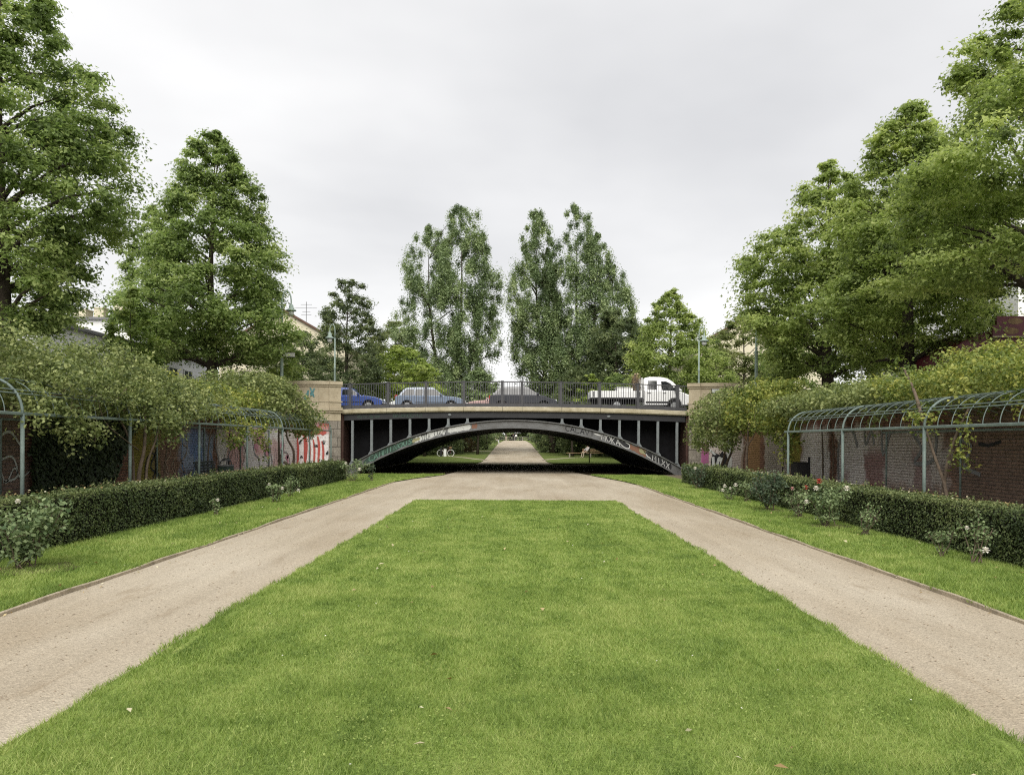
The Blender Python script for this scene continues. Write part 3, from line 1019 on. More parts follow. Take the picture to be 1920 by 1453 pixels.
def wipe(mb, u0, u1, v0, v1, fn, k=14, jag=.25):
    """an uneven sprayed patch"""
    us = [u0 + (u1 - u0) * i / k for i in range(k + 1)]
    h = v1 - v0
    vs = []
    for i, u in enumerate(us):
        j0 = rnd.uniform(0, jag) * h; j1 = rnd.uniform(0, jag) * h
        if i in (0, k): j0 += h * .2; j1 += h * .2
        vs += [fn(u, v0 + j0), fn(u, v1 - j1)]
    mb.add(vs, [(2 * i, 2 * i + 2, 2 * i + 3, 2 * i + 1) for i in range(k)])


def shift(fn, d):                                       # one coat above another
    def g(u, v):
        x, y, z = fn(u, v)
        return (x, y - d, z)
    return g


def gbuild(key, parent, *fills):
    for fillf in fills:
        mb = MB(); fillf(mb); mb.build('graffiti', PT[key], parent)


f1, f2, f3 = shift(rib_fn, .0), shift(rib_fn, .004), shift(rib_fn, .008)
gbuild('dgreen', bridge, lambda m: wipe(m, -7.9, -5.2, .0, .40, f1))
gbuild('green', bridge, lambda m: letters(m, 'CAMMINOUS', -7.6, -5.35, .08, .32, .028, f2, jit=.1, rg=rnd))
gbuild('silver', bridge, lambda m: wipe(m, -5.3, -4.6, .02, .36, f1), lambda m: wipe(m, -4.65, -3.6, .02, .40, f2), lambda m: wipe(m, -3.5, -2.3, .03, .39, f1))
gbuild('yellow', bridge, lambda m: wipe(m, -5.35, -4.95, .08, .3, f2))
gbuild('white', bridge, lambda m: letters(m, 'MNAC', -4.5, -3.65, .08, .34, .035, f3, jit=.12, rg=rnd), lambda m: letters(m, 'LICAS', -3.4, -2.35, .08, .33, .035, f3, jit=.12, rg=rnd))
gbuild('black', bridge, lambda m: letters(m, 'SMA', -4.9, -4.4, .05, .36, .02, f3, jit=.15, rg=rnd), lambda m: letters(m, 'OAM', -4.2, -3.6, .04, .34, .025, shift(rib_fn, .01), jit=.15, rg=rnd), lambda m: letters(m, 'CALAVI', 2.65, 4.15, .10, .36, .045, f2, jit=.05, rg=rnd), lambda m: wipe(m, 4.7, 6.0, .04, .38, f1))
gbuild('rust', bridge, lambda m: wipe(m, -2.25, -1.95, .05, .38, f1, 5))
gbuild('white', bridge, lambda m: wipe(m, 4.15, 4.5, .22, .30, f2, 4), lambda m: letters(m, 'MOKA', 4.55, 5.5, .06, .36, .032, f2, jit=.05, rg=rnd), lambda m: m.ribbon(smooth_pts([(5.45, .22), (5.7, .08), (5.95, .1), (6.0, .28), (5.8, .34)]), .04, f2))
gbuild('rust', bridge, lambda m: wipe(m, 5.95, 6.9, .02, .40, f1))
gbuild('yellow', bridge, lambda m: wipe(m, 6.5, 6.85, .1, .35, f2, 5))
gbuild('black', bridge, lambda m: wipe(m, 6.85, 8.2, .02, .40, f1))
gbuild('white', bridge, lambda m: m.ribbon([(6.75, .3), (6.95, .12), (7.1, .1)], .05, f2), lambda m: letters(m, 'MIXX', 7.2, 8.1, .06, .32, .028, f2, jit=.06, rg=rnd))
gbuild('dgreen', bridge, lambda m: letters(m, 'CNSO', -8.2, -7.1, 3.06, 3.16, .03, gird_fn, jit=.2, rg=rnd), lambda m: letters(m, 'OANAMOCNIN', -6.35, -4.85, 3.03, 3.22, .035, gird_fn, jit=.12, rg=rnd))

# ------------------------------------------------------------------ railings
def railing(y, label):
    rt = thing('bridge_railing', label, 'railing', (0, y, 3.53))
    posts = [-8.62, -6.63, -4.65, -2.67, -.66, .37, 2.40, 4.43, 6.43, 8.5]
    pm = MB(); pm.box((0, 0, .66), (.15, .10, 1.32), bev=.012); pm.box((0, 0, 1.345), (.17, .12, .05), bev=.01); pm.box((0, 0, .02), (.21, .16, .04))
    pme = pm.mesh('post', MAT['rail'])
    for X in posts:
        link('post', pme, rt, (X, 0, camb(X)))
    bm_ = MB(); bm_.box((0, 0, .73), (.026, .026, 1.15))
    bme = bm_.mesh('baluster', MAT['rail'])
    ends = [-9.0] + posts + [9.0]
    for i in range(len(ends) - 1):
        a, b = ends[i], ends[i + 1]
        if b - a < .5 and i not in (0, len(ends) - 2): pass
        for (z0, z1, d) in ((1.285, 1.335, .07), (.16, .20, .045)):
            mb = MB()
            ca, cb_ = camb(a), camb(b)
            A = a + .078 if i > 0 else a; B = b - .078 if i < len(ends) - 2 else b
            mb.add([(A, -d / 2, z0 + ca), (B, -d / 2, z0 + cb_), (B, d / 2, z0 + cb_), (A, d / 2, z0 + ca),
                    (A, -d / 2, z1 + ca), (B, -d / 2, z1 + cb_), (B, d / 2, z1 + cb_), (A, d / 2, z1 + ca)],
                   [(3, 2, 1, 0), (4, 5, 6, 7), (0, 1, 5, 4), (1, 2, 6, 5), (2, 3, 7, 6), (3, 0, 4, 7)])
            mb.build('rail', MAT['rail'], rt, off=(0, 0, 0))
        mb = MB()
        d = .03
        z0, z1 = .02, .155
        mb.add([(A, -d / 2, z0 + ca), (B, -d / 2, z0 + cb_), (B, d / 2, z0 + cb_), (A, d / 2, z0 + ca),
                (A, -d / 2, z1 + ca), (B, -d / 2, z1 + cb_), (B, d / 2, z1 + cb_), (A, d / 2, z1 + ca)],
               [(3, 2, 1, 0), (4, 5, 6, 7), (0, 1, 5, 4), (1, 2, 6, 5), (2, 3, 7, 6), (3, 0, 4, 7)])
        mb.build('kick_plate', MAT['rail'], rt, off=(0, 0, 0))
        k = int(round((b - a) / .124))
        for q in range(1, k):
            X = a + (b - a) * q / k
            link('baluster', bme, rt, (X, 0, camb(X)))
    return rt


railing(BY0 + .13, 'dark grey bar railing on the stone edge of the bridge, in front of the cars')
railing(BY1 - .13, 'dark grey bar railing on the far edge of the bridge, behind the cars')

# ------------------------------------------------------------------ curved stone abutments
def arc_path(s):
    """plan of the abutment face seen from the garden, bulging towards it"""
    pts = []
    for i in range(25):
        t = i / 24
        x = s * (11.75 - 2.72 * t)
        y = 41.62 - .62 * math.sin(PI * min(1, .12 + t * .80))
        pts.append((x, y))
    return pts


def sweep(mb, path, t0, t1, z0, z1, out, inn, n=5, s=1):
    L = len(path) - 1
    vs = []
    for i in range(n + 1):
        t = (t0 + (t1 - t0) * i / n) * L
        k = min(L - 1, int(t)); f = t - k
        x = path[k][0] * (1 - f) + path[k + 1][0] * f; y = path[k][1] * (1 - f) + path[k + 1][1] * f
        dx_, dy_ = path[k + 1][0] - path[k][0], path[k + 1][1] - path[k][1]
        l = math.hypot(dx_, dy_); nx, ny = dy_ / l, -dx_ / l
        if ny > 0: nx, ny = -nx, -ny
        vs += [(x + nx * out, y + ny * out, z0), (x + nx * out, y + ny * out, z1), (x - nx * inn, y - ny * inn, z1), (x - nx * inn, y - ny * inn, z0)]
    fs = []
    for i in range(n):
        for j in range(4):
            q = (j + 1) % 4
            fs.append((i * 4 + j, (i + 1) * 4 + j, (i + 1) * 4 + q, i * 4 + q))
    fs += [(0, 1, 2, 3), tuple(n * 4 + j for j in (3, 2, 1, 0))]
    mb.add(vs, fs)


PATCH_L = [
    (14, 18.6, .1, 3.2, (.27, .24, .22), .45, .5),
    (23.1, 25.3, .0, 2.6, (.20, .185, .035), .95, .12),
    (26.6, 29.9, .35, 2.1, (.30, .38, .50), .85, .25),
    (27.5, 28.6, 1.0, 2.2, (.10, .16, .36), .7, .2),
    (30.0, 48, -.5, 2.45, (.78, .76, .75), .95, .2),
    (31.0, 33.2, .3, 2.1, (.62, .30, .28), .75, .3),
    (34.2, 35.9, .9, 2.4, (.64, .30, .28), .7, .3),
    (36.8, 38.3, .2, 1.9, (.46, .20, .19), .6, .3),
    (38.8, 48, 2.05, 2.6, (.42, .10, .08), .8, .15),
    (24.6, 27.2, .1, 1.9, (.21, .15, .11), .5, .3)]
PATCH_R = [
    (8, 20.8, -1, 4, (.22, .175, .145), .6, .6),
    (20.5, 25.5, .3, 2.3, (.57, .53, .50), .88, .4),
    (25.2, 27.9, .0, 2.4, (.66, .63, .61), .95, .25),
    (24.0, 25.6, -.3, 1.7, (.20, .075, .075), .8, .3), (29.2, 30.0, -.3, 3.0, (.17, .06, .055), .75, .25), (21.6, 22.7, .4, 1.6, (.19, .08, .08), .7, .3), (26.6, 27.4, -.5, .9, (.22, .10, .09), .6, .3),
    (28.4, 31.4, .2, 2.4, (.68, .66, .65), .95, .3),
    (31.3, 32.5, .5, 2.1, (.27, .25, .05), .95, .12),
    (32.5, 36.0, .0, 2.3, (.56, .52, .47), .85, .3),
    (36.4, 38.8, .0, 2.6, (.36, .22, .10), .85, .25),
    (39.0, 48, .0, 2.2, (.60, .55, .51), .85, .3)]
MAT['brick_L'] = brick_mat('brick_wall_left', PATCH_L)
MAT['brick_R'] = brick_mat('brick_wall_right', PATCH_R)
MAT['joint_L'] = brick_mat('joints_left', PATCH_L, True, .95)
MAT['joint_R'] = brick_mat('joints_right', PATCH_R, True, .45)

for s in (-1, 1):
    path = arc_path(s)
    lab = ('weathered sandstone bridge abutment on the left with red graffiti below its cornice' if s < 0
           else 'weathered sandstone bridge abutment on the right with a white painted face on it')
    ab = thing('bridge_abutment', lab, 'abutment', (s * 10.3, 41.6, 0))
    mb = MB()
    sweep(mb, path, 0, .80, -.05, 2.74, 0, .55, 14)
    mb.build('brick_face', MAT['brick_L' if s < 0 else 'brick_R'], ab)
    mb = MB(); sweep(mb, path, 0, 1.0, 2.0, 4.6, -.12, .45, 14); mb.build('core', MAT['sandstone'], ab)
    for (ta, tb) in ((0, .3), (.3, .56), (.56, .80)):
        mb = MB(); sweep(mb, path, ta + .0009, tb - .0009, 2.745, 3.16, .015, .3, 5); mb.build('stone_block', MAT['sandstone'], ab)
    for (ta, tb) in ((0, .22), (.22, .42), (.42, .62), (.62, .80)):
        mb = MB(); sweep(mb, path, ta + .0009, tb - .0009, 3.42, 3.70, .05, .3, 4); mb.build('stone_block', MAT['sandstone'], ab)
        mb = MB(); sweep(mb, path, ta + .0009, tb - .0009, 3.765, 4.50, .0, .3, 4); mb.build('stone_block', MAT['sandstone'], ab)
    # end pilaster
    mb = MB(); sweep(mb, path, .80, 1.0, 2.745, 3.16, .05, .4, 3); mb.build('stone_block', MAT['sandstone'], ab)
    mb = MB(); sweep(mb, path, .80, 1.0, 3.42, 3.70, .10, .4, 3); mb.build('stone_block', MAT['sandstone'], ab)
    mb = MB(); sweep(mb, path, .80, 1.0, 3.765, 4.50, .06, .4, 3); mb.build('stone_block', MAT['sandstone'], ab)
    for (ta, tb, e) in ((0, .4, 0), (.4, .8, 0), (.8, 1.02, .06)):
        mb = MB(); sweep(mb, path, ta + .0009, tb - .0009, 3.163, 3.27, .07 + e, .32, 5); sweep(mb, path, ta + .0009, tb - .0009, 3.273, 3.417, .13 + e, .32, 5)
        mb.build('cornice_stone', MAT['sandstone'], ab)
        mb = MB(); sweep(mb, path, ta + .0009, tb - .0009, 3.703, 3.762, .075 + e, .3, 5); mb.build('string_course', MAT['sandstone'], ab)
        mb = MB(); sweep(mb, path, ta + .0009, tb - .0009, 4.503, 4.60, .05 + e, .34, 5); sweep(mb, path, ta + .0009, tb - .0009, 4.603, 4.78, .11 + e, .38, 5)
        mb.build('cap_stone', MAT['sandstone'], ab)
    zz = -.03
    row = 0
    rr = random.Random(3 + s)
    while zz < 2.7:
        h = min(rr.uniform(.38, .55), 2.74 - zz)
        if 2.74 - zz - h < .2: h = 2.74 - zz
        cut = .9 + (.045 if row % 2 else -.03)
        for (ta, tb) in ((.80, cut), (cut, 1.0)):
            mb = MB(); sweep(mb, path, ta + .004, tb - .004, zz + .012, zz + h - .012, rr.uniform(.05, .085), .4, 2)
            mb.build('granite_block', MAT['granite'], ab)
        zz += h; row += 1
    mb = MB(); sweep(mb, path, .80, 1.0, -.03, 2.742, .035, .38, 3); mb.build('mortar_bed', MAT['mortar'], ab)

    # graffiti on the curved face
    def cf(u, v, d=.02, path=path):
        L = len(path) - 1
        t = max(0, min(.999, u)) * L
        k = int(t); f = t - k
        x = path[k][0] * (1 - f) + path[k + 1][0] * f; y = path[k][1] * (1 - f) + path[k + 1][1] * f
        return (x, y - d, v)
    if s < 0:
        # broad red letters on white
        m1 = MB()
        for (a, b, z0, z1) in ((.20, .235, .2, 1.9), (.34, .40, .55, 2.0), (.44, .465, .3, 1.9), (.52, .55, .2, 1.8), (.60, .635, .5, 1.95), (.68, .71, .2, 1.7)):
            c = (a + b) / 2
            m1.ribbon(smooth_pts([(c - .015, z1), (c + .012, z1 * .6 + z0 * .4), (c - .005, z0)]), (b - a) * 1.0, cf) if False else None
            pts = smooth_pts([(c - .012, z1), (c + .014, (z0 + z1) / 2 + .2), (c, z0)], 5)
            vs = []; n = len(pts)
            for i, (u, v) in enumerate(pts):
                w = (b - a) / 2 * (.55 + .75 * math.sin(PI * (i + .7) / (n + .4)))
                vs += [cf(u - w, v), cf(u + w, v)]
            m1.add(vs, [(2 * i, 2 * i + 2, 2 * i + 3, 2 * i + 1) for i in range(n - 1)])
        wipe(m1, .18, .38, 1.95, 2.3, cf, 12)
        wipe(m1, .45, .76, 1.98, 2.35, cf, 14)
        wipe(m1, .2, .75, .08, .34, lambda u, v: cf(u, v, .024), 22, .7)
        m1.build('graffiti', PT['red'], ab)
        m2 = MB()
        wipe(m2, .47, .62, 2.42, 2.68, cf, 9); m2.build('graffiti', PT['pink'], ab)
        m3 = MB()
        for (u, v) in ((.27, 1.65), (.3, .9), (.58, 1.5), (.72, 1.65), (.78, 1.1)):
            for q in range(3):
                m3.ribbon(smooth_pts([(u + rnd.uniform(-.03, .03), v + rnd.uniform(-.12, .12)) for _ in range(4)]), .012, lambda a, b: cf(a, b, .09 if a > .79 else .03))
        m3.build('graffiti', PT['black'], ab)
        m4 = MB()
        for q in range(6):
            u = .42 + rnd.uniform(-.07, .1); v = 4.2 + rnd.uniform(-.2, .2)
            m4.ribbon(smooth_pts([(u + rnd.uniform(-.035, .035), v + rnd.uniform(-.2, .2)) for _ in range(4)]), .03, cf)
        m4.build('graffiti', PT['teal'], ab)
    else:
        m1 = MB()                                        # white face shape on the parapet
        def poly(mbx, pts, fn):
            mbx.add([fn(u, v) for u, v in pts], [tuple(range(len(pts)))])
        poly(m1, [(.44, 4.46), (.62, 4.46), (.60, 4.15), (.64, 3.95), (.665, 3.80), (.65, 3.62), (.60, 3.52), (.56, 3.56), (.53, 3.70), (.50, 3.9), (.475, 4.2)], lambda u, v: cf(u, v, .07))
        m1.build('graffiti', PT['pale'], ab)
        m2 = MB()
        g5 = lambda u, v: cf(u, v, .075)
        for (u, v, r) in ((.55, 4.1, .035), (.62, 3.82, .03), (.58, 3.68, .025)):
            m2.ribbon([(u + r * math.cos(a / 8 * 2 * PI), v + r * 2.6 * math.sin(a / 8 * 2 * PI)) for a in range(9)], .014, g5)
            m2.ribbon([(u - .004, v), (u + .004, v)], .03, g5)
        m2.ribbon([(.62, 4.46), (.60, 4.15), (.64, 3.95), (.665, 3.80), (.65, 3.62), (.60, 3.52)], .012, g5)
        m2.build('graffiti', PT['black'], ab)
        m3 = MB(); wipe(m3, .66, .79, .2, 1.8, cf, 6, .12); m3.build('graffiti', PT['magenta'], ab)
        m4 = MB(); wipe(m4, .24, .62, .15, 1.35, cf, 12, .25); m4.build('graffiti', PT['black'], ab)
        m5 = MB()
        g6 = lambda u, v: cf(u, v, .026)
        for st in ([(.26, 1.9), (.28, 1.2), (.25, .7), (.3, .2)], [(.5, .6), (.46, 1.0), (.42, .6)], [(.4, .95), (.44, .5)], [(.66, 1.4), (.6, 1.25), (.54, 1.1)], [(.58, 1.0), (.57, .5)]):
            m5.ribbon(smooth_pts(st), .05 if st[0][0] > .3 else .09, g6)
        m5.build('graffiti', PT['pale'], ab)

# ================================================================== brick retaining walls
BR_L, BR_H, PIT_Y, PIT_Z = .25, .071, .26, .083


def brick_wall(s):
    lab = ('long red brick retaining wall on the left, covered with graffiti and ivy' if s < 0
           else 'long red brick retaining wall on the right, washed with grey paint, behind the bare hoops')
    mt = MAT['brick_L' if s < 0 else 'brick_R']
    w = thing('brick_wall', lab, 'wall', (s * 11.2, 20, 0))
    mb = MB(); mb.box((s * 11.36, 14.4, 1.6), (.30, 53.6, 3.3)); mb.build('mortar_bed', MAT['joint_L' if s < 0 else 'joint_R'], w)
    y = -12.0
    cm = MB(); cm.box((0, 0, 0), (.46, 1.185, .12), bev=.02); cme = cm.mesh('coping_stone', MAT['sandstone'])
    while y < 41.0:
        link('coping_stone', cme, w, (s * .12, y + .6 - 20, 3.31))
        y += 1.2
    mb0 = MB()
    hx, hy, hz = .025, BR_L / 2, BR_H / 2
    f = -s
    vs = [(-f * hx, -hy, -hz), (-f * hx, hy, -hz), (-f * hx, hy, hz), (-f * hx, -hy, hz),
          (f * hx, -hy + .004, -hz + .004), (f * hx, hy - .004, -hz + .004), (f * hx, hy - .004, hz - .004), (f * hx, -hy + .004, hz - .004)]
    fs = [(4, 5, 6, 7) if f > 0 else (7, 6, 5, 4), (0, 1, 5, 4), (1, 2, 6, 5), (2, 3, 7, 6), (3, 0, 4, 7)]
    mb0.add(vs, fs)
    bme = mb0.mesh('brick', mt)
    rr = random.Random(11 + s)
    pos = []
    rows = int(3.24 / PIT_Z)
    for r in range(rows):
        z = .03 + (r + .5) * PIT_Z
        k = 0
        y = 12.0 + (r % 2) * PIT_Y / 2
        while y < 41.0:
            pos.append((s * 11.2 - f * (.018 + rr.uniform(-.002, .003)), y + PIT_Y / 2, z))
            y += PIT_Y
    def vis(p):
        if s < 0:
            ok = (17.4 < p[1] < 18.6 or 23.3 < p[1] < 32) and .85 < p[2] < 2.3
        else:
            ok = p[1] > 17.3 and .9 < p[2] < 2.5
        return (0 if ok else 1, p[1] + abs(p[2] - 1.5) * 1.5)
    pos.sort(key=vis)
    for p in pos[:290]:
        link('brick', bme, w, (p[0] - s * 11.2, p[1] - 20, p[2]))
    mb = MB()
    for p in pos[290:]:
        mb.add([(p[0] + a, p[1] + b, p[2] + c) for a, b, c in vs], fs)
    o = mb.build('bricks', mt, w)
    o['kind'] = 'stuff'
    return w


wall_l = brick_wall(-1)
wall_r = brick_wall(1)


def wl(u, v, d=.016): return (-11.2 + d, u, v)
def wr(u, v, d=.016): return (11.2 - d, u, v)


rnd = random.Random(21)


def scribble(mb, u0, u1, v0, v1, w, fn, n=7, loops=1):
    for _ in range(loops):
        pts = []
        for i in range(n):
            pts.append((u0 + (u1 - u0) * i / (n - 1) + rnd.uniform(-.1, .1), v0 + (v1 - v0) * (rnd.random() * .35 + (.65 if i % 2 else 0))))
        mb.ribbon(smooth_pts(pts, 5), w, fn)


# left wall: outlined letters, tags
m = MB()
m.ribbon(smooth_pts([(23.6, 2.4), (24.6, 2.2), (25.0, 1.5), (24.6, .9), (25.2, .6), (25.0, .1)]), .07, wl)
m.ribbon(smooth_pts([(23.3, .2), (23.2, 1.2), (23.5, 2.4)]), .06, wl)
m.ribbon(smooth_pts([(24.2, .3), (24.3, 1.1), (24.8, 1.3), (24.9, .7), (24.3, .25)]), .05, wl)
m.build('graffiti', PT['black'], wall_l)
m = MB()
for (a, b) in ((25.4, 25.9), (26.0, 26.4), (26.6, 27.2)):
    m.ribbon(smooth_pts([(a, 1.9), (b, 2.0), (b + .1, 1.3), (a + .1, .9), (b, .6), (a + .2, 1.1)]), .05, wl)
m.ribbon(smooth_pts([(25.2, 1.6), (26.0, 1.75), (27.3, 1.5)]), .035, wl)
m.build('graffiti', PT['ochre'], wall_l)
m = MB()
m.ribbon(smooth_pts([(27.0, 1.9), (26.9, 1.1), (27.2, .5), (27.9, .6), (28.0, 1.4), (28.5, 1.5), (28.7, .8), (29.3, .5), (29.6, 1.0), (29.2, 1.4)]), .06, wl)
m.build('graffiti', PT['blue'], wall_l)
m = MB()
m.ribbon(smooth_pts([(30.1, 2.5), (29.9, 1.6), (30.3, .9), (30.2, .1)]), .09, wl)
m.ribbon(smooth_pts([(30.9, .2), (31.2, 1.0), (32.0, 1.7), (32.9, 1.6), (33.5, 1.0), (33.4, .2)]), .09, wl)
m.ribbon(smooth_pts([(33.9, 2.3), (34.4, 1.2), (35.0, .9), (35.2, .1)]), .08, wl)
m.ribbon(smooth_pts([(35.4, 2.2), (35.9, 1.0), (36.4, 1.9), (36.8, .9), (37.1, .1)]), .08, wl)
m.ribbon(smooth_pts([(37.8, 2.0), (38.2, 1.3), (39.6, 1.0), (39.9, .1)]), .08, wl)
scribble(m, 30.8, 33.6, .7, 1.6, .03, wl, 9)
scribble(m, 35.6, 38.6, .4, 1.4, .03, wl, 9)
m.build('graffiti', PT['grey'], wall_l)
m = MB()
for (a, b) in ((31.4, 1.9), (32.6, 1.5), (34.6, 1.7), (36.1, 1.3), (38.4, 1.5), (39.2, .8)):
    for q in range(3):
        wipe(m, a + rnd.uniform(-.3, .3), a + rnd.uniform(.3, .6), b + rnd.uniform(-.6, 0), b + rnd.uniform(.1, .4), lambda u, v: wl(u, v, .019), 6, .5)
m.build('graffiti', PT['pink'], wall_l)
m = MB()
m.ribbon(smooth_pts([(17.2, 1.7), (17.7, 1.9), (18.1, 1.6)]), .06, wl)
m.ribbon(smooth_pts([(17.2, 1.2), (17.8, 1.35), (18.0, .9), (17.5, .8)]), .05, wl)
scribble(m, 17.0, 18.4, .75, 1.1, .04, wl, 6)
m.build('graffiti', PT['pale'], wall_l)
# right wall
m = MB()
m.ribbon(smooth_pts([(27.6, .5), (27.65, 1.5), (27.2, 2.15), (26.5, 2.15), (26.1, 1.6)]), .14, wr)
m.ribbon(smooth_pts([(25.6, 2.2), (25.5, 1.7), (25.1, 2.1), (24.9, 1.7)]), .12, wr)
m.ribbon(smooth_pts([(24.4, 2.2), (24.3, 1.4), (23.8, 2.1)]), .12, wr)
m.ribbon(smooth_pts([(22.6, 2.1), (22.0, 1.6), (22.4, 1.2), (21.4, 1.3), (21.2, 2.0)]), .12, wr)
m.ribbon(smooth_pts([(20.4, 1.9), (19.6, 1.7), (19.9, 1.2), (19.2, 1.0)]), .10, wr)
m.build('graffiti', PT['grey'], wall_r)
m = MB()
m.ribbon([(19.3, 1.75), (18.9, 1.7), (18.4, 1.8)], .08, wr)
m.ribbon([(33.4, 2.2), (33.2, 1.2), (33.5, .2)], .10, wr)
m.build('graffiti', PT['black'], wall_r)


# ================================================================== pergolas
HW, HR, RAILZ = 1.42, .62, 2.17


def hoop_pts(s, L, n=14, RAILZ=2.17, HR=.62):
    """a quarter circle up from the front rail, then nearly flat back to the wall"""
    out = []
    for i in range(n + 1):
        a = PI / 2 * i / n
        out.append((s * (L + HR - HR * math.cos(a)), 0, RAILZ + HR * math.sin(a)))
    for q in (.35, .7, 1.0):
        out.append((s * (L + HR + (2 * HW - HR) * q), 0, RAILZ + HR + .05 * q - (.25 if q == 1 else 0)))
    return out


def pergola(s, L, post_ys, y0, y1, label, RAILZ=2.17, HR=.62):
    pg = thing('pergola', label, 'pergola', (0, 0, 0))
    pm = MB()
    pm.tube([(s * L, 0, -.02), (s * L, 0, RAILZ)], .034, 8)
    pm.lathe((s * L, 0, 0), [(.055, .02), (.055, .06), (.036, .08)], 8)
    pme = pm.mesh('post', MAT['verdigris'], smooth=True)
    rm = MB(); rm.tube([(s * (L + 2 * HW - .03), 0, -.02), (s * (L + 2 * HW - .03), 0, RAILZ)], .028, 6)
    rme = rm.mesh('rear_post', MAT['verdigris'], smooth=True)
    hm = MB(); hm.tube(hoop_pts(s, L, 14, RAILZ, HR), .025, 7); hme = hm.mesh('main_hoop', MAT['verdigris'], smooth=True)
    tm = MB(); tm.tube(hoop_pts(s, L, 12, RAILZ, HR), .0085, 5, cap=False); tme = tm.mesh('hoop', MAT['verdigris'], smooth=True)
    for y in post_ys:
        link('post', pme, pg, (0, y, 0)); link('rear_post', rme, pg, (0, y, 0)); link('main_hoop', hme, pg, (0, y, 0))
    y = post_ys[0]
    step = 3.8 / 8
    k = 0
    while y < y1 - .05:
        if k % 8: link('hoop', tme, pg, (0, y, 0))
        y += step; k += 1
    mb = MB(); mb.box((s * L, (y0 + y1) / 2, RAILZ), (.05, y1 - y0, .055), bev=.008); mb.build('rail', MAT['verdigris'], pg)
    mb = MB(); mb.box((s * (L + 2 * HW), (y0 + y1) / 2, RAILZ), (.05, y1 - y0, .05)); mb.build('rail', MAT['verdigris'], pg)
    for a in (.36, .44, .92, 1.6):
        x = s * (L + HR - HR * math.cos(PI / 2 * a)) if a < 1 else s * (L + 1.9)
        z = RAILZ + HR * math.sin(PI / 2 * min(1, a)) + (.03 if a > 1 else 0)
        mb = MB(); mb.tube([(x, y0, z + .014), (x, y1, z + .014)], .012, 5); mb.build('purlin', MAT['verdigris'], pg)
    return pg


LL, LR = 8.35, 7.82
pergola(-1, LL, [5.97 + 3.8 * i for i in range(9)], 5.0, 36.4, 'long pale green tubular pergola with hoops on the left, mostly under climbing plants')
pergola(1, LR, [3.87 + 3.8 * i for i in range(6)], 3.0, 23.15, 'pale green tubular pergola on the right with its row of thin hoops left bare', 2.055, .57)

# ================================================================== hedges
def hedge(s, xf, xb, y0, y1, label, seed, h=.84):
    rng = np.random.default_rng(seed)
    hd = thing('hedge', label, 'hedge', (s * (xf + xb) / 2, (y0 + y1) / 2, 0))
    off = np.array([s * (xf + xb) / 2, (y0 + y1) / 2, 0])
    mb = MB(); mb.box((s * (xf + xb) / 2, (y0 + y1) / 2, h / 2 - .06), (xb - xf - .16, y1 - y0 - .16, h - .08))
    mb.build('branches', MAT['hedge_core'], hd)  # added dark box behind the leaves against see-through, in place of branches
    def dens(Y): return np.clip(3.2e4 / (Y + 1) ** 1.05, 700, 3600)
    P, Nn = [], []
    def face(n_, fn, nrm):
        u = rng.random(n_); v = rng.random(n_)
        Y = y0 + (y1 - y0) * u
        keep = rng.random(n_) < dens(Y) / 3600
        Y = Y[keep]; v = v[keep]
        p = fn(Y, v)
        P.append(p); Nn.append(np.tile(nrm, (len(p), 1)))
    L = y1 - y0
    bulge = lambda Y, v: .05 * (fbm(Y * 1.7, v * 2 + 9, seed) - .5) + .12 * (fbm(Y * .5, v, seed + 3) - .5)
    face(int(L * h * 3600), lambda Y, v: np.stack([s * (xf - bulge(Y, v * h) + .05 * rng.random(len(Y)) ** 2 * 2 + .05 * (v > .93)), Y, .04 + v * (h - .02)], 1), np.array([-s, 0, .25]))
    face(int(L * (xb - xf) * 2400), lambda Y, v: np.stack([s * (xf + .02 + v * (xb - xf)), Y, h + .10 * (fbm(Y * 1.1, v * 1.5, seed + 5) - .5) - .06 * rng.random(len(Y)) ** 2], 1), np.array([0, 0, 1.0]))
    face(int(L * h * 350), lambda Y, v: np.stack([s * (xb - .03 * rng.random(len(Y))), Y, .04 + v * (h - .02)], 1), np.array([s, 0, .2]))
    for ye, sg in ((y0, -1), (y1, 1)):
        k = 1500
        P.append(np.stack([s * (xf + (xb - xf) * rng.random(k)), ye + sg * .05 * (rng.random(k) - .5), h * rng.random(k)], 1)); Nn.append(np.tile([0, sg, .2], (k, 1)))
    for Ys in rng.uniform(y0, y1, 190):                   # stray shoots
        k = int(rng.integers(5, 12)); top = rng.uniform(.04, .15)
        xs = s * rng.uniform(xf + .02, xb); t = np.linspace(0, 1, k)
        P.append(np.stack([xs + rng.normal(size=k) * .015, Ys + rng.normal(size=k) * .015, h + t * top], 1)); Nn.append(rng.normal(size=(k, 3)))
    P = np.concatenate(P); Nn = np.concatenate(Nn) + rng.normal(size=(len(P), 3)) * .55
    # stray shoots
    far = np.clip((P[:, 1] - 8) / 26, 0, 1)
    sz = (.034 + .030 * far) * (.7 + .6 * rng.random(len(P)))
    tint = .42 + .5 * (fbm(P[:, 1] * 2.2, P[:, 2] * 3 + P[:, 0] * 3, seed + 1) - .5) + .55 * (fbm(P[:, 1] * .55, P[:, 2] * .8, seed + 8) - .5) + .16 * rng.normal(size=len(P))
    tint += np.where(P[:, 2] > h - .09, .16, 0)          # lighter leaves on the clipped top
    co = leaf_quads(rng, P - off, Nn, sz, sz * .6)
    link('foliage', fast_mesh('foliage', co, 4, MAT['hedge'], tint), hd)
    return hd


MAT['hedge_core'] = M('hedge_dark_core', (.016, .016, .010), .95, .05, var=.3, vscale=12)
hedge(-1, 7.23, 8.02, 6.5, 34.4, 'clipped dark green hedge on the left, in front of the vine covered pergola', 101, .85)
hedge(1, 7.02, 7.76, 6.5, 33.6, 'clipped dark green hedge on the right, in front of the bare hoops', 102, .81)

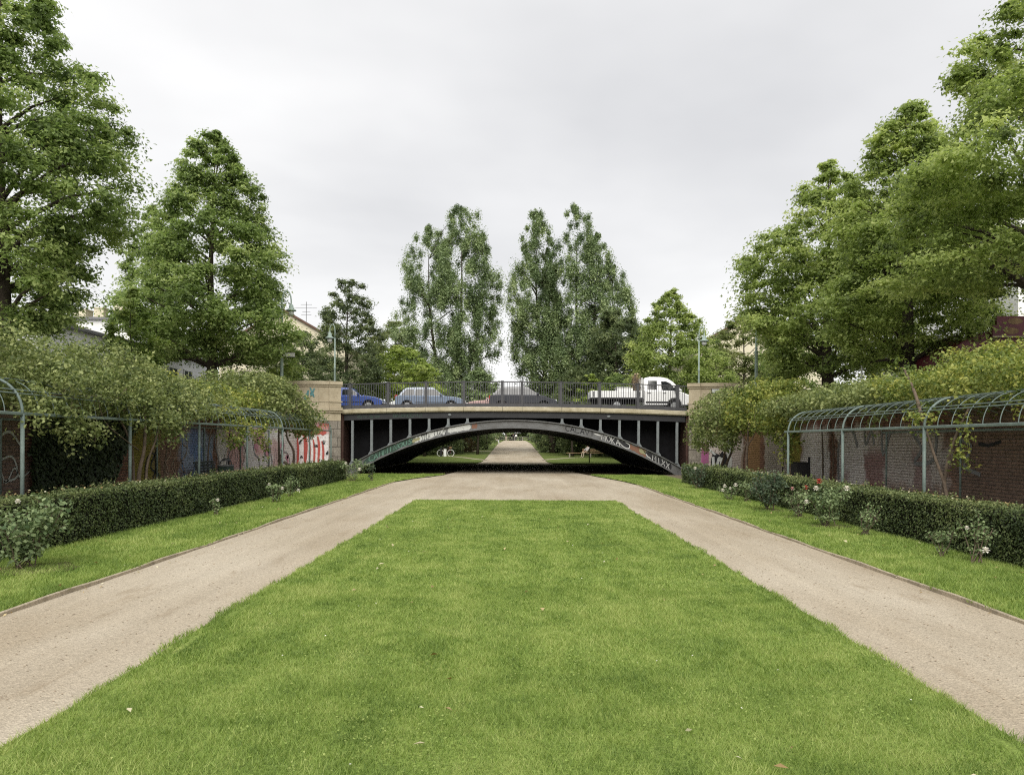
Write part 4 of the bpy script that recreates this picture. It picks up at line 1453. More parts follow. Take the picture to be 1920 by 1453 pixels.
# yellowed leaves dropped on the hedges, lawn and path
rng = np.random.default_rng(55)
n = 520
yy = rng.uniform(8, 26, n); side = rng.random(n) < .6
xx = np.where(side, -rng.uniform(7.3, 8.0, n), rng.uniform(7.1, 7.7, n))
zz = np.where(side, .885, .845) + rng.random(n) * .03
P1 = np.stack([xx, yy, zz], 1)
n2 = 70
P2 = np.stack([rng.uniform(-2.8, 2.9, n2), 3.6 + 20 * rng.random(n2) ** 1.3, np.full(n2, .052)], 1)
n3 = 160
s3 = np.where(rng.random(n3) < .5, -1, 1)
P3 = np.stack([s3 * (5.02 - np.abs(rng.normal(size=n3)) * .16), rng.uniform(7, 32, n3), np.full(n3, .012)], 1)
n4 = 120
P4 = np.stack([np.where(rng.random(n4) < .5, -1, 1) * rng.uniform(5.1, 7.0, n4), rng.uniform(8, 32, n4), np.full(n4, .075)], 1)
P = np.concatenate([P1, P2, P3, P4])
Nn = np.array([0, 0, 1.0]) + rng.normal(size=P.shape) * .35
sz = np.concatenate([np.full(n, .05), rng.uniform(.03, .085, n2), rng.uniform(.025, .05, n3), rng.uniform(.03, .07, n4)])
co = leaf_quads(rng, P, Nn, sz, sz * rng.uniform(.35, .7, len(P)), .25)
tag(link('fallen_leaves', fast_mesh('fallen_leaves', co, 4, MAT['litter'], rng.random(len(P)))), 'pale yellow fallen leaves on the hedges and lawn', kind='stuff')

# ================================================================== climbing plants
def vine(label, base, blobs, leaf, mat, seed, stems, dens=9, per=20, crad=.26, droop=0, name='climbing_vine', up=.6, sr=.035):
    rng = np.random.default_rng(seed)
    v = thing(name, label, 'climbing plant', base)
    co, tint, C = blob_foliage(rng, blobs, dens, per, crad, leaf, up)
    link('foliage', fast_mesh('foliage', co - np.array(base), 4, MAT[mat], tint), v)
    for st in stems:
        mb = MB()
        q = sr
        if not hasattr(st[0], '__len__'): q, st = st[0], st[1:]
        pts = smooth3(st)
        k = len(pts)
        mb.tube(pts, [q * (1 - .55 * i / (k - 1)) for i in range(k)], 6)
        mb.build('stem', MAT['vine_bark'], v, smooth=True)
    # thin woody runners inside the foliage
    mb = MB()
    for i in range(26):
        a = C[rng.integers(len(C))]
        d = C[np.argsort(np.linalg.norm(C - a, axis=1))[min(len(C) - 1, 14)]]
        mid = (a + d) / 2 + rng.normal(size=3) * .12
        mb.tube([tuple(a), tuple(mid), tuple(d)], .009, 4, cap=False)
    mb.build('runners', MAT['vine_bark'], v)['kind'] = 'stuff'
    return v


def smooth3(p, n=4):
    if len(p) < 3: return p
    out = []
    for i in range(len(p) - 1):
        p0 = p[max(0, i - 1)]; p1 = p[i]; p2 = p[i + 1]; p3 = p[min(len(p) - 1, i + 2)]
        for k in range(n):
            t = k / n
            out.append(tuple(.5 * ((2 * p1[j]) + (-p0[j] + p2[j]) * t + (2 * p0[j] - 5 * p1[j] + 4 * p2[j] - p3[j]) * t * t + (-p0[j] + 3 * p1[j] - 3 * p2[j] + p3[j]) * t ** 3) for j in (0, 1, 2)))
    out.append(p[-1])
    return out


vr = random.Random(3)
bl = []
y = 7.5
while y < 14.6:                                           # nearest part: back from the front hoops
    bl.append((-10.1 + vr.uniform(-.2, .2), y, 3.05 + vr.uniform(-.1, .15), 1.05, .9, .70 + vr.uniform(-.1, .12)))
    y += .8
bl += [(-9.0, 12.6, 2.85, .45, 1.1, .32), (-8.42, 14.2, 2.35, .32, .55, .22), (-8.35, 14.9, 2.1, .28, .55, .38), (-8.3, 15.3, 1.85, .25, .5, .30), (-8.4, 13.9, 2.1, .18, .25, .35)]
vine('climbing plant sprawling over the near end of the left pergola, hanging beside its first post', (-8.6, 14.4, 0), bl, .078, 'vine', 31,
     [[(-10.6, 13.2, 0), (-10.5, 13.3, 1.4), (-10.2, 13.6, 2.8)], [(-8.55, 15.3, 2.2), (-8.6, 15.6, 2.6), (-9.0, 16.1, 2.95)]], dens=9, per=28)
bl = []
y = 14.6
while y < 22.8:
    k = 1 - max(0, (y - 18.5) / 8)
    bl.append((-9.9 + vr.uniform(-.2, .2), y, 2.98 + .1 * k + vr.uniform(-.1, .12), 1.25, .9, .75 * k + vr.uniform(-.08, .1)))
    bl.append((-8.75 + vr.uniform(-.1, .1), y, 2.72 + vr.uniform(-.08, .1), .6, .8, .5))
    y += .78
bl += [(-8.3, 17.6, 2.35, .45, .8, .42), (-8.25, 18.5, 2.2, .42, .7, .55), (-8.35, 19.4, 2.45, .4, .8, .42), (-8.1, 18.9, 2.0, .3, .5, .35), (-8.3, 20.5, 2.5, .4, .8, .25),
       (-8.38, 16.05, 1.82, .10, .14, .17), (-8.5, 16.6, 2.55, .25, .5, .3)]
vine('thick climbing plant with twisted trunk mounded over the left pergola, second from the left edge', (-8.45, 17.75, 0), bl, .078, 'vine', 32,
     [[(-8.30, 17.75, 0), (-8.36, 17.8, .9), (-8.28, 17.9, 1.6), (-8.42, 18.2, 2.5)], [.04, (-8.42, 17.7, 0), (-8.44, 17.7, 1.2), (-8.4, 17.4, 1.8), (-8.6, 16.9, 2.6)],
      [.035, (-8.24, 17.9, 0), (-8.25, 17.95, 1.1), (-8.18, 18.2, 1.7), (-8.2, 18.6, 2.3)], [.014, (-8.36, 17.8, 1.5), (-8.3, 17.0, 1.75), (-8.35, 16.3, 2.1), (-8.4, 16.1, 2.6)],
      [.010, (-8.38, 16.05, 1.85), (-8.4, 16.03, 2.3), (-8.5, 16.1, 2.8)]], dens=9, per=28, sr=.06)
bl = []
y = 22.6
while y < 30:
    bl.append((-10.2 + vr.uniform(-.2, .2), y, 3.12 + vr.uniform(-.1, .12), 1.0, .9, .42))
    y += .8
bl += [(-9.0, 24.2, 2.7, .45, .7, .3), (-8.55, 24.5, 2.25, .32, .55, .4), (-8.45, 24.0, 1.9, .28, .35, .42), (-8.4, 25.0, 2.1, .25, .4, .3), (-9.2, 26.2, 2.85, .4, .9, .25), (-8.5, 26.6, 2.2, .2, .35, .6), (-8.45, 26.9, 1.55, .14, .2, .45)]
vine('low creeping plant draped on the middle of the left pergola, above the bin', (-8.6, 24.2, 0), bl, .10, 'vine_y', 33,
     [[(-10.7, 24.4, 0), (-10.6, 24.4, 1.5), (-10.3, 24.6, 2.9)], [(-10.75, 28, 0), (-10.7, 28, 1.6), (-10.5, 28.2, 3)]], dens=8, per=20)
bl = [(-10.0, 31.2, 3.35, 1.5, 1.9, .95), (-9.0, 32.2, 2.85, .9, 1.3, .85), (-9.1, 29.8, 2.75, .8, 1.2, .7), (-10.6, 29.2, 3.5, 1.0, 1.4, .7), (-8.5, 33.0, 2.45, .55, .9, .6), (-10.9, 32.5, 3.9, .9, 1.3, .6), (-9.4, 30.8, 3.7, .9, 1.1, .5), (-8.9, 33.6, 2.15, .4, .6, .5)]
vine('tree like climber with two bare trunks at the far left, beside the abutment', (-9.1, 31.2, 0), bl, .12, 'vine', 34,
     [[(-9.1, 31.2, 0), (-9.13, 31.2, .9), (-9.05, 31.25, 1.6), (-9.2, 31.3, 2.8)], [(-9.2, 31.4, 0), (-9.22, 31.3, 1.0), (-9.2, 31.2, 2.2)], [(-8.72, 31.6, 0), (-8.75, 31.6, .6), (-8.7, 31.5, 1.3), (-8.95, 31.4, 1.9), (-8.9, 31.5, 2.6)],
      [(-9.0, 31.2, .9), (-8.6, 31.3, .55), (-8.5, 31.4, 0)]], dens=8, per=20, crad=.32, sr=.065)
# right
bl = [(9.0, 35.4, 2.75, 1.2, 1.6, 1.0), (8.6, 34.0, 2.5, .9, 1.3, .75), (9.5, 33.0, 3.2, 1.3, 1.5, .9), (9.9, 36.4, 3.5, 1.2, 1.4, .7), (8.35, 36.0, 2.1, .6, .9, .6), (8.7, 33.0, 1.9, .5, .9, .5), (8.3, 34.8, 1.75, .45, .7, .4)]
vine('broad climber with leaning twin trunks spilling in front of the right abutment', (9.05, 35.2, 0), bl, .12, 'vine', 35,
     [[(9.0, 35.3, 0), (9.1, 35.3, .6), (9.25, 35.2, 1.3), (9.2, 35.2, 2.4)], [(9.15, 35.0, 0), (9.28, 35.0, .8), (9.5, 34.9, 1.5), (9.4, 34.8, 2.5)]], dens=8, per=20, crad=.32, sr=.07)
bl = [(9.3, 31.2, 3.0, 1.1, 1.4, .8), (9.9, 30.0, 3.2, 1.1, 1.5, .8), (9.5, 29.0, 2.75, .9, 1.1, .8), (9.3, 28.0, 2.45, .5, .9, .75), (9.4, 27.4, 1.75, .28, .4, .75), (9.1, 32.3, 2.5, .7, .9, .55), (10.3, 31.5, 3.7, 1.1, 1.5, .5)]
vine('round headed climber on one straight dark trunk, right of the leaning twin trunks', (9.0, 31.0, 0), bl, .115, 'vine_y', 36,
     [[(9.0, 31.0, 0), (8.98, 31.0, .9), (9.02, 31.0, 1.7), (9.1, 31.1, 2.6)], [(8.88, 31.1, 0), (8.85, 31.1, 1.0), (8.95, 31.0, 1.7)], [.03, (9.02, 31.0, 1.6), (9.2, 30.8, 2.0), (9.35, 30.6, 2.6)], [.03, (9.0, 31.0, 1.7), (8.85, 31.2, 2.05), (8.75, 31.4, 2.6)], [.02, (9.0, 31.0, 1.8), (9.05, 30.9, 2.3), (9.3, 31.0, 2.8)]], dens=8, per=20, crad=.30, sr=.07)
bl = []
y = 19.6
while y < 28:
    bl.append((10.2 + vr.uniform(-.15, .15), y, 3.08 + vr.uniform(-.08, .1), 1.1, .9, .42))
    bl.append((9.0 + vr.uniform(-.12, .12), y, 2.92, .62, .75, .24))
    y += .8
bl += [(9.6, 24.5, 2.95, .4, 1.2, .14), (9.3, 22.4, 2.9, .3, .8, .10), (9.2, 20.7, 2.5, .08, .15, .4), (8.9, 20.2, 2.55, .08, .12, .35), (8.8, 19.2, 2.4, .1, .2, .3)]
vine('even green creeper topping the far stretch of the right brick wall', (10.9, 24, 0), bl, .10, 'vine', 37,
     [[(10.95, 27.6, 0), (10.95, 27.5, 1.6), (10.7, 27.4, 3)], [(10.95, 28.4, 0), (10.9, 28.3, 1.5), (10.7, 28, 3.0)]], dens=9, per=20)
bl = []
y = 11.0
while y < 19.8:
    bl.append((10.6 + vr.uniform(-.15, .15), y, 3.2 + vr.uniform(-.1, .12), 1.0, .9, .62 + vr.uniform(-.08, .1)))
    bl.append((9.25 + vr.uniform(-.1, .1), y, 3.0 + vr.uniform(-.05, .05), .85, .8, .32))
    y += .8
bl += [(7.85, 15.5, 2.1, .20, .35, .22), (8.0, 15.8, 2.35, .22, .3, .16), (7.95, 16.3, 2.95, .10, .14, .12), (8.2, 16.9, 3.35, .14, .2, .15), (8.35, 14.9, 2.5, .10, .12, .42), (8.3, 14.85, 1.9, .09, .10, .42), (8.3, 14.8, 1.45, .06, .07, .15),
       (8.6, 13.2, 2.55, .3, .5, .3), (8.7, 12.6, 2.6, .3, .4, .35), (9.0, 13.9, 2.7, .2, .3, .3)]
vine('yellow green creeper heaped over the near end of the right pergola, trailing to its post', (8.05, 15.2, 0), bl, .078, 'vine_y', 38,
     [[(8.05, 15.0, 0), (8.1, 15.0, .8), (7.98, 15.2, 1.5), (7.9, 15.5, 2.2)], [(8.15, 15.1, 0), (8.1, 15.1, .9), (8.2, 15.0, 1.7), (8.4, 14.8, 2.4)], [(7.9, 15.5, 2.2), (8.0, 16.0, 2.75), (8.2, 16.9, 3.35)]], dens=9, per=27, sr=.045)
# ivy on the left wall
rng = np.random.default_rng(41)
n = 9000
Y = rng.uniform(17.9, 23.6, n); Z = rng.random(n) * 2.5
keep = (Z < 2.55) & (Y > 18.25 + .25 * fbm(Z * 2, Y * 0 + 1, 4)) & (Z > (Y - 21.6) * 1.15 + .35 * (fbm(Y * 2, Z * 2, 7) - .5))
Y, Z = Y[keep], Z[keep]
X = -11.17 + .30 * fbm(Y * 1.4, Z * 1.4, 3) * rng.random(len(Y)) ** .5
P = np.stack([X, Y, Z], 1)
iv = thing('ivy', 'dark ivy sheet hanging on the left brick wall behind the first posts', 'climbing plant', (-11.1, 20.5, 0))
co = leaf_quads(rng, P - np.array([-11.1, 20.5, 0]), np.array([1, -.15, .45]) + rng.normal(size=P.shape) * .4, rng.uniform(.08, .16, len(P)), rng.uniform(.06, .12, len(P)), .15)
link('foliage', fast_mesh('foliage', co, 4, MAT['ivy'], .45 + .5 * (fbm(Y * 1.5, Z * 1.5, 9) - .5) + .15 * rng.normal(size=len(P))), iv)
mb = MB()
for k in range(6):
    y0 = 18.6 + k * .6
    mb.tube([(-11.16, y0, 0), (-11.14, y0 + .1, .8), (-11.15, y0 - .1, 1.8)], .015, 5)
mb.build('stems', MAT['vine_bark'], iv)

# ================================================================== trees
lime = [(0, 2.6), (.08, 3.5), (.2, 4.0), (.35, 3.8), (.5, 3.2), (.63, 2.6), (.77, 1.9), (.86, 1.4), (.95, .75), (1, .25)]
G1 = 'lime trees along the two streets'
Z0 = 3.42
def P_(l, k): return [(a, b * k) for a, b in l]


tree('lime_tree', 'tallest lime tree, cut by the left edge of the photo', 'tree', (-16.1, 25, Z0), 15.4, 1.5, [(0, 1.0), (.09, 2.4), (.22, 3.0), (.4, 3.5), (.525, 3.5), (.65, 2.4), (.76, 1.4), (.9, .5), (1, .1)], 600, 84, .20, 'lime', 1, .34, G1, flat=.55, crad=.72, limbs=46)
tree('lime_tree', 'pointed lime tree with a straight dark trunk left of the bridge', 'tree', (-15.0, 39.6, Z0), 13.5, 2.5, P_(lime, .97), 560, 80, .23, 'lime', 2, .32, G1, flat=.55, crad=.75, limbs=40)
tree('lime_tree', 'lime tree nearest the bridge on the right side, pointed top', 'tree', (14.0, 35.8, Z0), 10.9, 1.6, [(0, 2.4), (.15, 3.3), (.33, 3.7), (.45, 3.8), (.66, 2.8), (.75, 2.0), (.83, 1.5), (.9, 1.0), (.96, .5), (1, .15)], 500, 80, .22, 'lime_r', 3, .3, G1, flat=.42, crad=.78, limbs=36)
tree('lime_tree', 'middle lime tree of the three on the right street', 'tree', (14.0, 28.4, Z0), 10.3, 1.5, [(0, 2), (.15, 2.8), (.4, 2.9), (.66, 2.0), (.76, 1.6), (.83, 1.15), (.93, .8), (1, .2)], 500, 80, .19, 'lime_r', 4, .3, G1, flat=.42, crad=.74, limbs=36)
tree('lime_tree', 'spreading lime tree cut by the right edge of the photo', 'tree', (14.3, 21.2, Z0), 10.8, 2.9, [(0, 2.6), (.1, 3.7), (.3, 3.9), (.49, 3.4), (.57, 3.0), (.66, 2.4), (.76, 2.2), (.85, 1.7), (.93, 1.0), (1, .3)], 560, 84, .17, 'lime_r', 5, .32, G1, flat=.42, crad=.72, limbs=40)
tree('lime_tree', 'smaller lime tree half hidden behind the pointed lime on the left', 'tree', (-24.5, 54, Z0), 14.0, 2.5, P_(lime, .72), 220, 60, .26, 'lime', 6, .25, G1, flat=.55, crad=.75)
tree('maple_sapling', 'slender light green maple sapling in front of the white shed', 'tree', (-15.3, 32, Z0), 4.3, 1.0, [(0, .7), (.2, 1.05), (.45, .95), (.7, .6), (.9, .25), (1, .08)], 70, 40, .19, 'maple', 7, .07, flat=.5, crad=.32, limbs=10)
tree('dark_tree', 'dark tree with a rounded crown behind the left lantern', 'tree', (-13.0, 62, Z0), 10.7, .5, [(0, 2.3), (.15, 2.9), (.45, 2.6), (.7, 2.3), (.88, 1.6), (1, .7)], 340, 55, .24, 'dark', 8, .24, crad=.62)
tree('dark_tree', 'low dark spreading tree under the cream gable', 'tree', (-15.2, 57, Z0), 6.0, .3, [(0, 1.9), (.2, 2.9), (.5, 2.7), (.75, 1.7), (.92, .9), (1, .4)], 240, 55, .22, 'dark', 9, .2, crad=.62)
tree('ailanthus', 'bright yellow green feathery tree behind the left half of the bridge railing', 'tree', (-9.4, 66, 0), 9.4, 2.8, [(0, 2.0), (.3, 3.1), (.6, 3.2), (.82, 2.5), (1, 1.1)], 340, 50, .40, 'ail', 10, .16, flat=.4, crad=.6, wl=.3, lobes=.3)
tree('ailanthus', 'young feathery light green sapling behind the railing left of the white truck', 'tree', (6.1, 64.5, 0), 7.1, 2.2, [(0, .7), (.4, 1.2), (.75, 1.1), (1, .35)], 44, 40, .36, 'ail', 11, .035, flat=.4, crad=.4, wl=.26, limbs=14)
pop = [(0, 3.2), (.1, 3.9), (.3, 4.0), (.5, 4.0), (.7, 3.4), (.84, 2.6), (.94, 1.6), (1, .7)]
GP = 'poplars beyond the bridge'
tree('poplar', 'broad poplar beyond the bridge, left of the sky gap', 'tree', (-7.6, 90, .3), 27.6, 4.0, P_(pop, 1.16), 660, 118, .28, 'poplar', 12, .42, GP, flat=1.45, crad=.8, lobes=.25,
     leaders=[(1.6, 0, 1.0, 1.0), (-2.2, .8, .93, .8), (3.9, -.8, .88, .3)], limbs=46, inner=.25)
tree('poplar', 'narrow poplar just right of the sky gap', 'tree', (4.4, 91, .3), 27.2, 5.0, P_(pop, .80), 430, 118, .28, 'poplar', 13, .38, GP, flat=1.45, crad=.8, lobes=.25,
     leaders=[(-2.0, 0, 1.0, 1.0), (-.6, .6, .86, .4)], limbs=36, inner=.25)
tree('poplar', 'wide poplar sloping down to the right behind the railing', 'tree', (7.4, 90, .3), 27.6, 4.5, P_(pop, 1.06), 600, 118, .28, 'poplar', 14, .42, GP, flat=1.45, crad=.8, lobes=.25,
     leaders=[(-.5, 0, 1.0, .9), (1.7, .5, .9, .7), (3.5, -.6, .76, .6)], limbs=46, inner=.25)
tree('olive_tree', 'hazy olive green tree left of the broad poplar', 'tree', (-15.0, 100, Z0), 13.0, 1.0, [(0, 3.4), (.3, 4.6), (.6, 4.2), (.85, 2.6), (1, .8)], 300, 56, .38, 'olive', 15, .25, crad=.9)
tree('street_tree', 'bright green tree with a pointed top beside the right lantern', 'tree', (12.4, 64, Z0), 10.4, .8, [(0, 2.5), (.15, 3.5), (.4, 3.5), (.62, 2.8), (.8, 1.7), (.92, .9), (1, .3)], 420, 58, .28, 'lime_r', 16, .24, crad=.66)
tree('street_tree', 'small round green tree right behind the right lantern', 'tree', (15.0, 60, Z0), 5.9, .3, [(0, 1.2), (.3, 1.75), (.6, 1.6), (.85, 1.0), (1, .3)], 110, 50, .22, 'lime_r', 17, .14, crad=.5)
tree('dark_tree', 'dark broad tree against the roof line right of the lanterns', 'tree', (20.0, 70, Z0), 9.0, .2, [(0, 3.2), (.2, 4.4), (.5, 4.6), (.8, 3.6), (1, 1.3)], 420, 60, .30, 'olive', 18, .24, crad=.75)
tree('dark_tree', 'dark shady tree between the wide poplar and the bright pointed tree', 'tree', (10.6, 84, Z0), 12.0, .3, [(0, 3.4), (.2, 4.6), (.5, 4.4), (.8, 3.2), (1, 1.0)], 380, 60, .36, 'dark', 19, .28, crad=.9)
GU = 'low trees at the foot of the poplars'
for i, (x, y, h, r, mt, lab) in enumerate([
        (-3.9, 86, 9.2, 2.8, 'poplar', 'low green tree at the foot of the broad poplar, behind the dark grey car'),
        (-9.0, 80, 8.6, 3.0, 'dark', 'dark undergrowth tree behind the blue car and the left railing'),
        (-3.7, 104, 8.6, 3.2, 'dark', 'thin dark tree right under the sky gap'),
        (4.6, 93, 8.4, 3.0, 'poplar', 'low green tree at the foot of the narrow poplar'),
        (5.9, 82, 7.8, 2.6, 'dark', 'dark undergrowth tree behind the sapling and the truck bed'),
        (9.6, 76, 8.0, 2.4, 'lime', 'leafy bush like tree behind the white truck cab')]):
    tree('understory_tree', lab, 'tree', (x, y, gz(y)), h, 3.0 + .012 * (y - 60), [(0, r * .8), (.3, r), (.6, r * .9), (.85, r * .55), (1, r * .15)], 130, 42, .33, mt, 30 + i, .14, GU, crad=.7, inner=.2)
tree('street_tree', 'dense green tree behind the far lamp post on the right', 'tree', (16.3, 47, Z0), 5.6, .2, [(0, 1.5), (.3, 2.2), (.6, 2.0), (.85, 1.2), (1, .4)], 150, 50, .2, 'lime', 40, .14, crad=.5)
tree('street_tree', 'leafy young tree between the left abutment and the crook lamp', 'tree', (-13.2, 44, Z0), 3.9, .2, [(0, 1.3), (.3, 1.9), (.6, 1.7), (.85, 1.0), (1, .3)], 130, 50, .18, 'lime_r', 41, .1, crad=.46)
for i, (x, y, h, r) in enumerate([(-10, 212, 12, 5.5), (-2.5, 222, 11, 4.5), (4.5, 224, 11.5, 5), (11, 214, 13, 5.5)]):
    tree('distant_tree', ['far tree closing the path, leftmost under the arch', 'far tree closing the path, just left of its end', 'far tree closing the path, just right of its end', 'far tree closing the path, rightmost under the arch'][i],
         'tree', (x, y, 1.9), h, .5, [(0, r * .9), (.3, r), (.6, r * .9), (.85, r * .5), (1, r * .2)], 110, 32, .85, ['dark', 'poplar', 'dark', 'poplar'][i], 50 + i, .3, 'far trees at the end of the path', crad=1.4)

# shrubs in the garden beyond the bridge
def shrub(label, loc, blobs, leaf, mat, seed, dens=3.0, per=22, crad=.5, name='shrub', cat='shrub', stemr=.03):
    rng = np.random.default_rng(seed)
    s = thing(name, label, cat, loc)
    co, tint, C = blob_foliage(rng, blobs, dens, per, crad, leaf)
    link('foliage', fast_mesh('foliage', co, 4, MAT[mat], tint), s)
    mb = MB()
    for i in range(9):
        c = C[rng.integers(len(C))]
        mb.tube([(rng.uniform(-.1, .1), rng.uniform(-.1, .1), -.03), (c[0] * .4, c[1] * .4, c[2] * .55), tuple(c)], [stemr, stemr * .7, stemr * .3], 5, cap=False)
    mb.build('stems', MAT['bark'], s, off=(0, 0, 0))
    return s


for i, (x, y, r, h, mt, lab) in enumerate([
        (-7.6, 87, 1.9, 2.1, 'dark', 'dark bush behind the leaning bicycle, left under the arch'),
        (-5.9, 93, 1.2, 1.7, 'russet', 'russet yellowing bush left of the path under the arch'),
        (-4.9, 102, 1.5, 2.6, 'dark', 'dark rounded bush at the left path edge under the arch'),
        (-5.2, 116, 2.0, 3.0, 'dark', 'second dark bush along the left path edge, farther off'),
        (-5.5, 134, 2.2, 3.4, 'poplar', 'green bush behind the person in the white hat'),
        (-6.0, 158, 2.8, 4.0, 'dark', 'farthest dark bush left of the path'),
        (4.7, 92, 1.7, 2.4, 'dark', 'dark bush nearest the right path edge under the arch'),
        (7.2, 88, 1.9, 2.7, 'dark', 'dark bush behind the timber bench'),
        (5.0, 106, 2.1, 3.0, 'dark', 'large dark bush right of the path under the arch'),
        (5.6, 128, 2.4, 3.4, 'dark', 'brown dark bush behind the small white figure right of the path'),
        (6.2, 156, 2.8, 4.0, 'poplar', 'farthest green bush right of the path'),
        (10.0, 82, 1.8, 2.6, 'dark', 'dark bush at the right foot of the arch, far side'),
        (-10.0, 84, 1.8, 2.2, 'dark', 'dark bush at the left foot of the arch, far side')]):
    k = random.Random(i)
    b = [(0, 0, h * .5, r, r, h * .5), (r * .5, -r * .3, h * .38, r * .7, r * .7, h * .38), (-r * .55, -r * .2, h * .35, r * .7, r * .7, h * .36), (r * .1, -r * .2, h * .8, r * .55, r * .5, h * .28)]
    shrub(lab, (x, y, gz(y)), b, .24, mt, 70 + i, 2.4, 18, .45)


# ================================================================== buildings
def quad_window(parent, o, u, w, h, n, base, mat_f=None):
    """window with frame and pane; o = centre of opening on the wall (world), u = unit vector along the wall, n = outward normal"""
    o, u, n = Vector(o), Vector(u), Vector(n)
    up = Vector((0, 0, 1))
    fr = MB()
    t = .08
    def bx(c, du, dz, d):
        a = [c - u * du - up * dz, c + u * du - up * dz, c + u * du + up * dz, c - u * du + up * dz]
        fr.add([tuple(p) for p in a] + [tuple(p + n * d) for p in a], [(0, 1, 2, 3), (7, 6, 5, 4), (0, 4, 5, 1), (1, 5, 6, 2), (2, 6, 7, 3), (3, 7, 4, 0)])
    bx(o + u * (w / 2), t / 2, h / 2 + t / 2, .06); bx(o - u * (w / 2), t / 2, h / 2 + t / 2, .06)
    bx(o + up * (h / 2), w / 2 - t / 2, t / 2, .055); bx(o - up * (h / 2), w / 2 - t / 2, t / 2, .055); bx(o, .025, h / 2 - t / 2, .045)
    f = fr.build('window', mat_f or MAT['white'], parent, off=base)
    pm = MB()
    c = o + n * .012
    pm.add([tuple(c - u * (w / 2) - up * (h / 2)), tuple(c + u * (w / 2) - up * (h / 2)), tuple(c + u * (w / 2) + up * (h / 2)), tuple(c - u * (w / 2) + up * (h / 2))], [(0, 1, 2, 3)])
    pm.build('pane', MAT['wpane'], f, off=base)


b = (-19, 38, Z0)
shed = thing('shed_building', 'long low white building with a flat dark roof edge behind the left trees', 'building', b)
mb = MB(); mb.box((-23, 39.5, 4.85), (9, 17, 2.86)); mb.build('wall', MAT['plaster_w'], shed)
mb = MB(); mb.box((-23, 39.5, 6.36), (9.5, 17.5, .16), bev=.03); mb.build('roof', MAT['roofg'], shed)
for y in (34, 37.5, 41, 43.2, 45.2):
    quad_window(shed, (-18.5, y, 5.0), (0, 1, 0), 1.1, 1.25, (1, 0, 0), b)
hb = (-27, 50, Z0)
hall = thing('hall_building', 'pale grey flat topped building with small chimneys behind the low white one', 'building', hb)
mb = MB(); mb.box((-31, 57, 6.3), (14, 14, 5.8)); mb.build('wall', MAT['plaster_w'], hall)
mb = MB(); mb.box((-31, 57, 9.27), (14.4, 14.4, .14)); rf = mb.build('roof', MAT['roofg'], hall)
for (x, y, w, h) in ((-27.6, 51, .9, .6), (-26.3, 50.8, .6, .7), (-24.9, 50.6, .7, 1.3)):
    mb = MB(); mb.box((x, y, 9.3 + h / 2), (w, w, h)); mb.box((x, y, 9.32 + h), (w + .1, w + .1, .07))
    mb.build('chimney', MAT['plaster_c'], rf, off=hb)


def gable_house(label, base, cx, half, y0, y1, zeave, zridge, matw, windows=()):
    h = thing('gable_house', label, 'building', base)
    mb = MB()
    mb.prism([(cx - half, Z0), (cx + half, Z0), (cx + half, zeave), (cx, zridge), (cx - half, zeave)], y0, y1)
    mb.build('wall', matw, h)
    mb = MB()
    for s in (-1, 1):
        ex = cx + s * (half + .35); ez = zeave - .35 * (zridge - zeave) / half
        a, c = (cx, zridge + .02), (ex, ez + .02)
        poly = [a, c, (c[0], c[1] + .16), (a[0], a[1] + .19)]
        mb.prism(poly if s > 0 else poly[::-1], y0 - .25, y1 + .25)
    mb.build('roof', MAT['roof'], h)
    for (x, z) in windows:
        quad_window(h, (x, y0 - .005, z), (1, 0, 0), .9, 1.3, (0, -1, 0), base)
    return h


gh = gable_house('cream gable end of a house with a brown roof verge, beyond the left lime trees', (-20.5, 70, Z0), -20.3, 5.6, 70, 84, 9.8, 13.0, MAT['plaster_c'])
an = thing('antenna', 'thin rooftop aerial standing on the cream gable house', 'antenna', (-18.55, 71, 11.9))
mb = MB(); mb.tube([(-18.55, 71, 11.8), (-18.55, 71, 14.0)], .025, 5); mb.build('mast', MAT['steel_g'], an)
for (z, w) in ((13.75, .5), (13.45, .95), (13.1, .35), (12.85, .45)):
    mb = MB(); mb.tube([(-18.55 - w, 71, z), (-18.55 + w, 71, z)], .014, 4); mb.build('crossbar', MAT['steel_g'], an)
gable_house('cream gable house with a dark sloping roof at the right, behind the dark broad tree', (23.5, 78, Z0), 24.0, 6.4, 78, 92, 11.0, 14.6, MAT['plaster_c'])
wb = (24, 46, Z0)
wh = thing('white_house', 'tall white rendered building behind the right lime trees', 'building', wb)
mb = MB(); mb.box((30.5, 41, 8.0), (17, 12, 9.2)); mb.build('wall', MAT['plaster_w'], wh)
mb = MB(); mb.box((30.5, 41, 12.68), (17.5, 12.5, .18)); mb.build('roof', MAT['roofg'], wh)
mb = MB(); mb.box((21.1, 42.0, 5.2), (1.75, 8, 3.6)); mb.build('annexe', MAT['plaster_g'], wh)
for (x, z) in ((26, 9.5), (29, 9.5), (32, 9.5), (35, 9.5)):
    quad_window(wh, (x, 34.995, z), (1, 0, 0), 1.1, 1.5, (0, -1, 0), wb)
lw = thing('brick_plinth', 'low red brick garden wall under the grey annexe on the right', 'wall', (19, 33.5, Z0))
mb = MB(); mb.box((19.5, 33.5, 3.72), (6, .25, .62)); mb.build('wall_body', M('plinth_brick', (.22, .10, .07), .9, .1, vscale=8, var=.3), lw)
mb = MB(); mb.box((19.5, 33.5, 4.06), (6.1, .33, .06)); mb.build('coping', MAT['sandstone'], lw)

